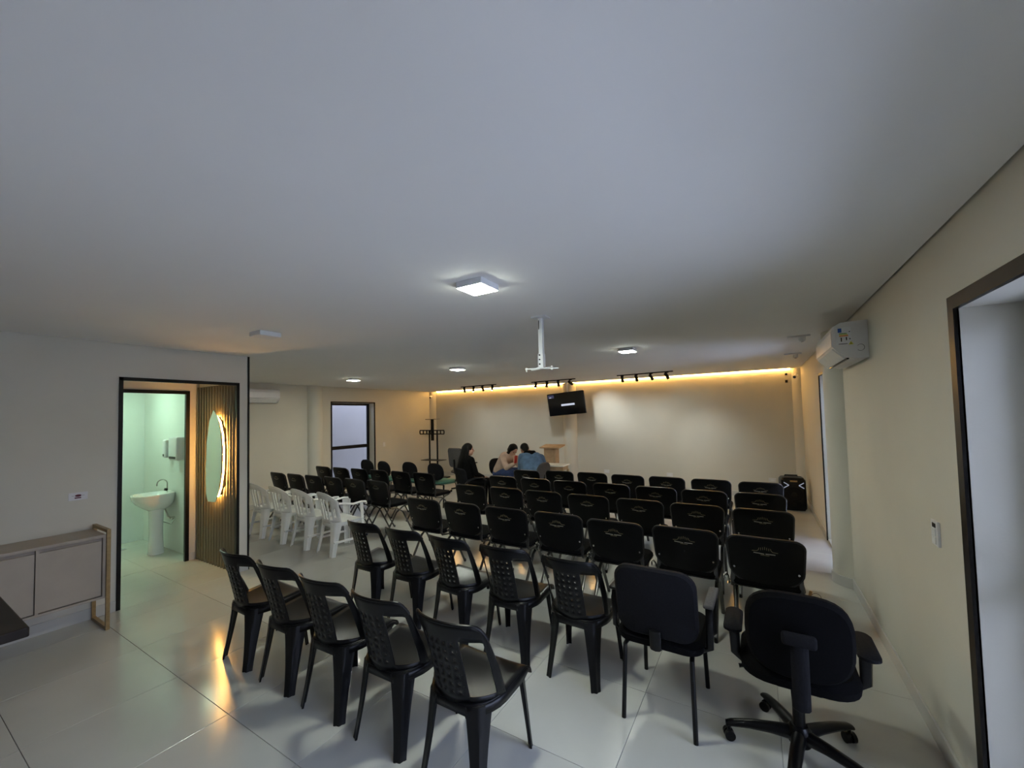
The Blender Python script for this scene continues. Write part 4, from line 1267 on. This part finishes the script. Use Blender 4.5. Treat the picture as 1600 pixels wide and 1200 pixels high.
b.cap((-0.135, -0.083, 0.985), (0.135, -0.083, 0.985), 0.066, 0.066); b.cap(ch_, nk-Vector((0, 0, 0.02)), 0.09, 0.058)
for s_ in (-1, 1):
    sh = Vector((s_*0.165, -0.085, 0.985)); el = Vector((s_*0.215, -0.02, 0.72)); wr = Vector((s_*0.10, 0.20, 0.625))
    b.cap(sh, el, 0.060, 0.050); b.cap(el, lerp(el, wr, 0.93), 0.049, 0.038)
remesh(b, 'black_top', M_BCLOTH, p1, 0.012)
b = MB()
for s_ in (-1, 1):
    kn = Vector((s_*0.12, 0.36, 0.53)); an = Vector((s_*0.12, 0.34, 0.12))
    b.cap(hp+Vector((s_*0.09, 0.0, 0.0)), kn, 0.098, 0.070); b.cap(kn, an, 0.068, 0.052)
b.cap(hp+Vector((-0.05, 0, -0.0)), hp+Vector((0.05, 0, 0)), 0.135, 0.135)
remesh(b, 'trousers', M_BCLOTH, p1, 0.012)
b = MB()
b.ell(P(0, -0.020, 0.040), (0.090, 0.098, 0.092), M3)
b.cap(P(0, -0.055, 0.02), P(0.0, -0.085, -0.16), 0.082, 0.088)
b.cap(P(0.0, -0.085, -0.16), P(-0.03, -0.125, -0.36), 0.092, 0.098); b.cap(P(-0.03, -0.125, -0.36), P(-0.04, -0.13, -0.50), 0.096, 0.055)
for s_ in (-1, 1):
    b.cap(P(s_*0.070, -0.020, 0.03), P(s_*0.082, -0.035, -0.14), 0.032, 0.036)
remesh(b, 'long_hair', M_HAIR, p1, 0.009)

# --- person in beige hoodie, bent forward, facing along the row
p2 = person('person in a beige hoodie and navy trousers bent forward holding something red', (HX, HY, 0), HRZ)
p2.scale = (0.96, 0.96, 0.96)
hp = Vector((0, -0.10, 0.57)); ch_ = Vector((0.0, 0.10, 0.90)); nk = Vector((0.0, 0.17, 0.985)); hc = Vector((-0.02, 0.245, 1.055))
b = MB()
b.cap(ch_, nk, 0.08, 0.05); b.cap(nk, hc, 0.05, 0.046); b.cap(hp, ch_, 0.12, 0.11)
P, M3 = head(b, hc, (0.15, 0.75, -0.75), (0, 0.75, 0.75))
arms = []
for s_ in (-1, 1):
    sh = Vector((s_*0.165, 0.11, 0.92)); el = Vector((s_*0.20, 0.25, 0.72)); wr = Vector((s_*0.09, 0.37, 0.79))
    arms.append((sh, el, wr))
    b.cap((0, 0.1, 0.93), sh, 0.06, 0.05)
    b.cap(sh, el, 0.048, 0.039); b.cap(el, wr, 0.038, 0.027)
    hand(b, wr, (-s_*0.25, -0.05, 0.95), (0, 1, 0), s_)
    kn = Vector((s_*0.13, 0.33, 0.615)); an = Vector((s_*0.13, 0.27, 0.08))
    b.cap(hp+Vector((s_*0.09, 0.02, 0)), kn, 0.085, 0.058); b.cap(kn, an, 0.056, 0.038)
    b.cap(an-Vector((0, 0.03, 0.04)), an+Vector((0, 0.15, -0.05)), 0.036, 0.030)
remesh(b, 'body', M_SKIN, p2, 0.009)
eyes(p2, P)
b = MB()
for dx in (-0.06, 0, 0.06):
    b.cap(hp+Vector((dx, 0.02, 0.04)), ch_+Vector((dx*1.1, 0, 0)), 0.135, 0.125)
for sh, el, wr in arms:
    b.cap((0, 0.1, 0.93), sh, 0.08, 0.068); b.cap(sh, el, 0.068, 0.058); b.cap(el, lerp(el, wr, 0.92), 0.056, 0.042)
b.cap(nk+Vector((-0.05, -0.05, -0.03)), nk+Vector((0.05, -0.05, -0.03)), 0.062, 0.062)
remesh(b, 'hoodie', M_HOOD, p2, 0.012)
b = MB()
for s_ in (-1, 1):
    kn = Vector((s_*0.13, 0.33, 0.615)); an = Vector((s_*0.13, 0.27, 0.12))
    b.cap(hp+Vector((s_*0.09, 0.0, 0)), kn, 0.105, 0.078); b.cap(kn, an, 0.074, 0.056)
b.cap(hp+Vector((-0.06, -0.01, -0.01)), hp+Vector((0.06, -0.01, -0.01)), 0.13, 0.13)
remesh(b, 'navy_trousers', M_NAVY, p2, 0.012)
b = MB()
b.ell(P(0, -0.022, 0.040), (0.088, 0.096, 0.090), M3)
b.cap(P(0, -0.06, 0.02), P(0, -0.07, -0.07), 0.076, 0.055)
for s_ in (-1, 1):
    b.cap(P(s_*0.066, -0.02, 0.03), P(s_*0.074, 0.00, -0.10), 0.036, 0.034)
remesh(b, 'hair', M_HAIR, p2, 0.009)
# red phone held in the hand (own thing)
mwp = Matrix.Translation((HX, HY, 0)) @ Matrix.Rotation(HRZ, 4, 'Z')
ph = thing('red_phone', 'red phone held up by the person in the beige hoodie', 'phone', mwp @ Vector((0.10, 0.405, 0.79)), HRZ)
MB().box((0, 0, 0.06), (0.075, 0.010, 0.15), Matrix.Rotation(R(-8), 3, 'X'), 0.004).build('case', M_RED, ph)
MB().box((0, -0.006, 0.06), (0.066, 0.002, 0.138), Matrix.Rotation(R(-8), 3, 'X')).build('screen', M_TVBLACK, ph)

# --- person in denim jacket, back to the room, leaning to the side
p3 = person('person in a blue denim jacket with black hood leaning towards the hoodie wearer', (DX, DY, 0), DRZ)
p3.scale = (0.95, 0.95, 0.95)
hp = Vector((0.02, -0.12, 0.57)); ch_ = Vector((-0.01, 0.02, 0.93)); nk = Vector((-0.04, 0.08, 1.035)); hc = Vector((-0.165, 0.17, 1.105))
b = MB()
b.cap(ch_, nk, 0.09, 0.055); b.cap(nk, hc, 0.055, 0.05); b.cap(hp, ch_, 0.13, 0.12)
P, M3 = head(b, hc, (-0.55, 0.75, -0.40), (-0.25, 0.3, 0.9))
arms = []
for s_ in (-1, 1):
    sh = Vector((-0.01+s_*0.185, 0.02, 0.96-0.01*s_)); el = Vector((s_*0.245, 0.13, 0.72)); wr = Vector((s_*0.10-0.05, 0.34, 0.80))
    arms.append((sh, el, wr))
    b.cap((-0.01, 0.02, 0.96), sh, 0.06, 0.055)
    b.cap(sh, el, 0.055, 0.044); b.cap(el, wr, 0.042, 0.030)
    hand(b, wr, (-s_*0.4, 0.75, 0.2), (0, 0, 1), -s_)
    kn = Vector((s_*0.15, 0.34, 0.54)); an = Vector((s_*0.15, 0.30, 0.08))
    b.cap(hp+Vector((s_*0.09, 0.02, 0)), kn, 0.09, 0.062); b.cap(kn, an, 0.058, 0.040)
    b.cap(an-Vector((0, 0.03, 0.04)), an+Vector((0, 0.16, -0.05)), 0.038, 0.031)
remesh(b, 'body', M_SKIN2, p3, 0.009)
eyes(p3, P)
b = MB()
for dx in (-0.08, 0, 0.08):
    b.cap(hp+Vector((dx, 0.0, 0.04)), ch_+Vector((dx*1.1, 0, 0)), 0.145, 0.135)
for sh, el, wr in arms:
    b.cap((-0.01, 0.02, 0.965), sh, 0.085, 0.078); b.cap(sh, el, 0.078, 0.064); b.cap(el, lerp(el, wr, 0.92), 0.062, 0.046)
remesh(b, 'denim_jacket', M_DENIM, p3, 0.012)
b = MB()
b.cap(nk+Vector((-0.07, -0.045, 0.0)), nk+Vector((0.07, -0.05, 0.0)), 0.062, 0.062); b.cap(nk+Vector((0.04, -0.10, -0.02)), nk+Vector((0.10, -0.07, -0.02)), 0.05, 0.04)
remesh(b, 'black_hood', M_BCLOTH, p3, 0.011)
b = MB()
for s_ in (-1, 1):
    kn = Vector((s_*0.15, 0.34, 0.54)); an = Vector((s_*0.15, 0.30, 0.12))
    b.cap(hp+Vector((s_*0.09, 0.0, 0)), kn, 0.108, 0.08); b.cap(kn, an, 0.076, 0.058)
b.cap(hp+Vector((-0.07, -0.0, -0.01)), hp+Vector((0.07, -0.0, -0.01)), 0.13, 0.13)
remesh(b, 'trousers', M_BCLOTH, p3, 0.012)
b = MB()
b.ell(P(0, -0.020, 0.038), (0.085, 0.096, 0.088), M3)
b.cap(P(0, -0.06, 0.0), P(0, -0.066, -0.05), 0.07, 0.05)
remesh(b, 'short_hair', M_HAIR, p3, 0.009)
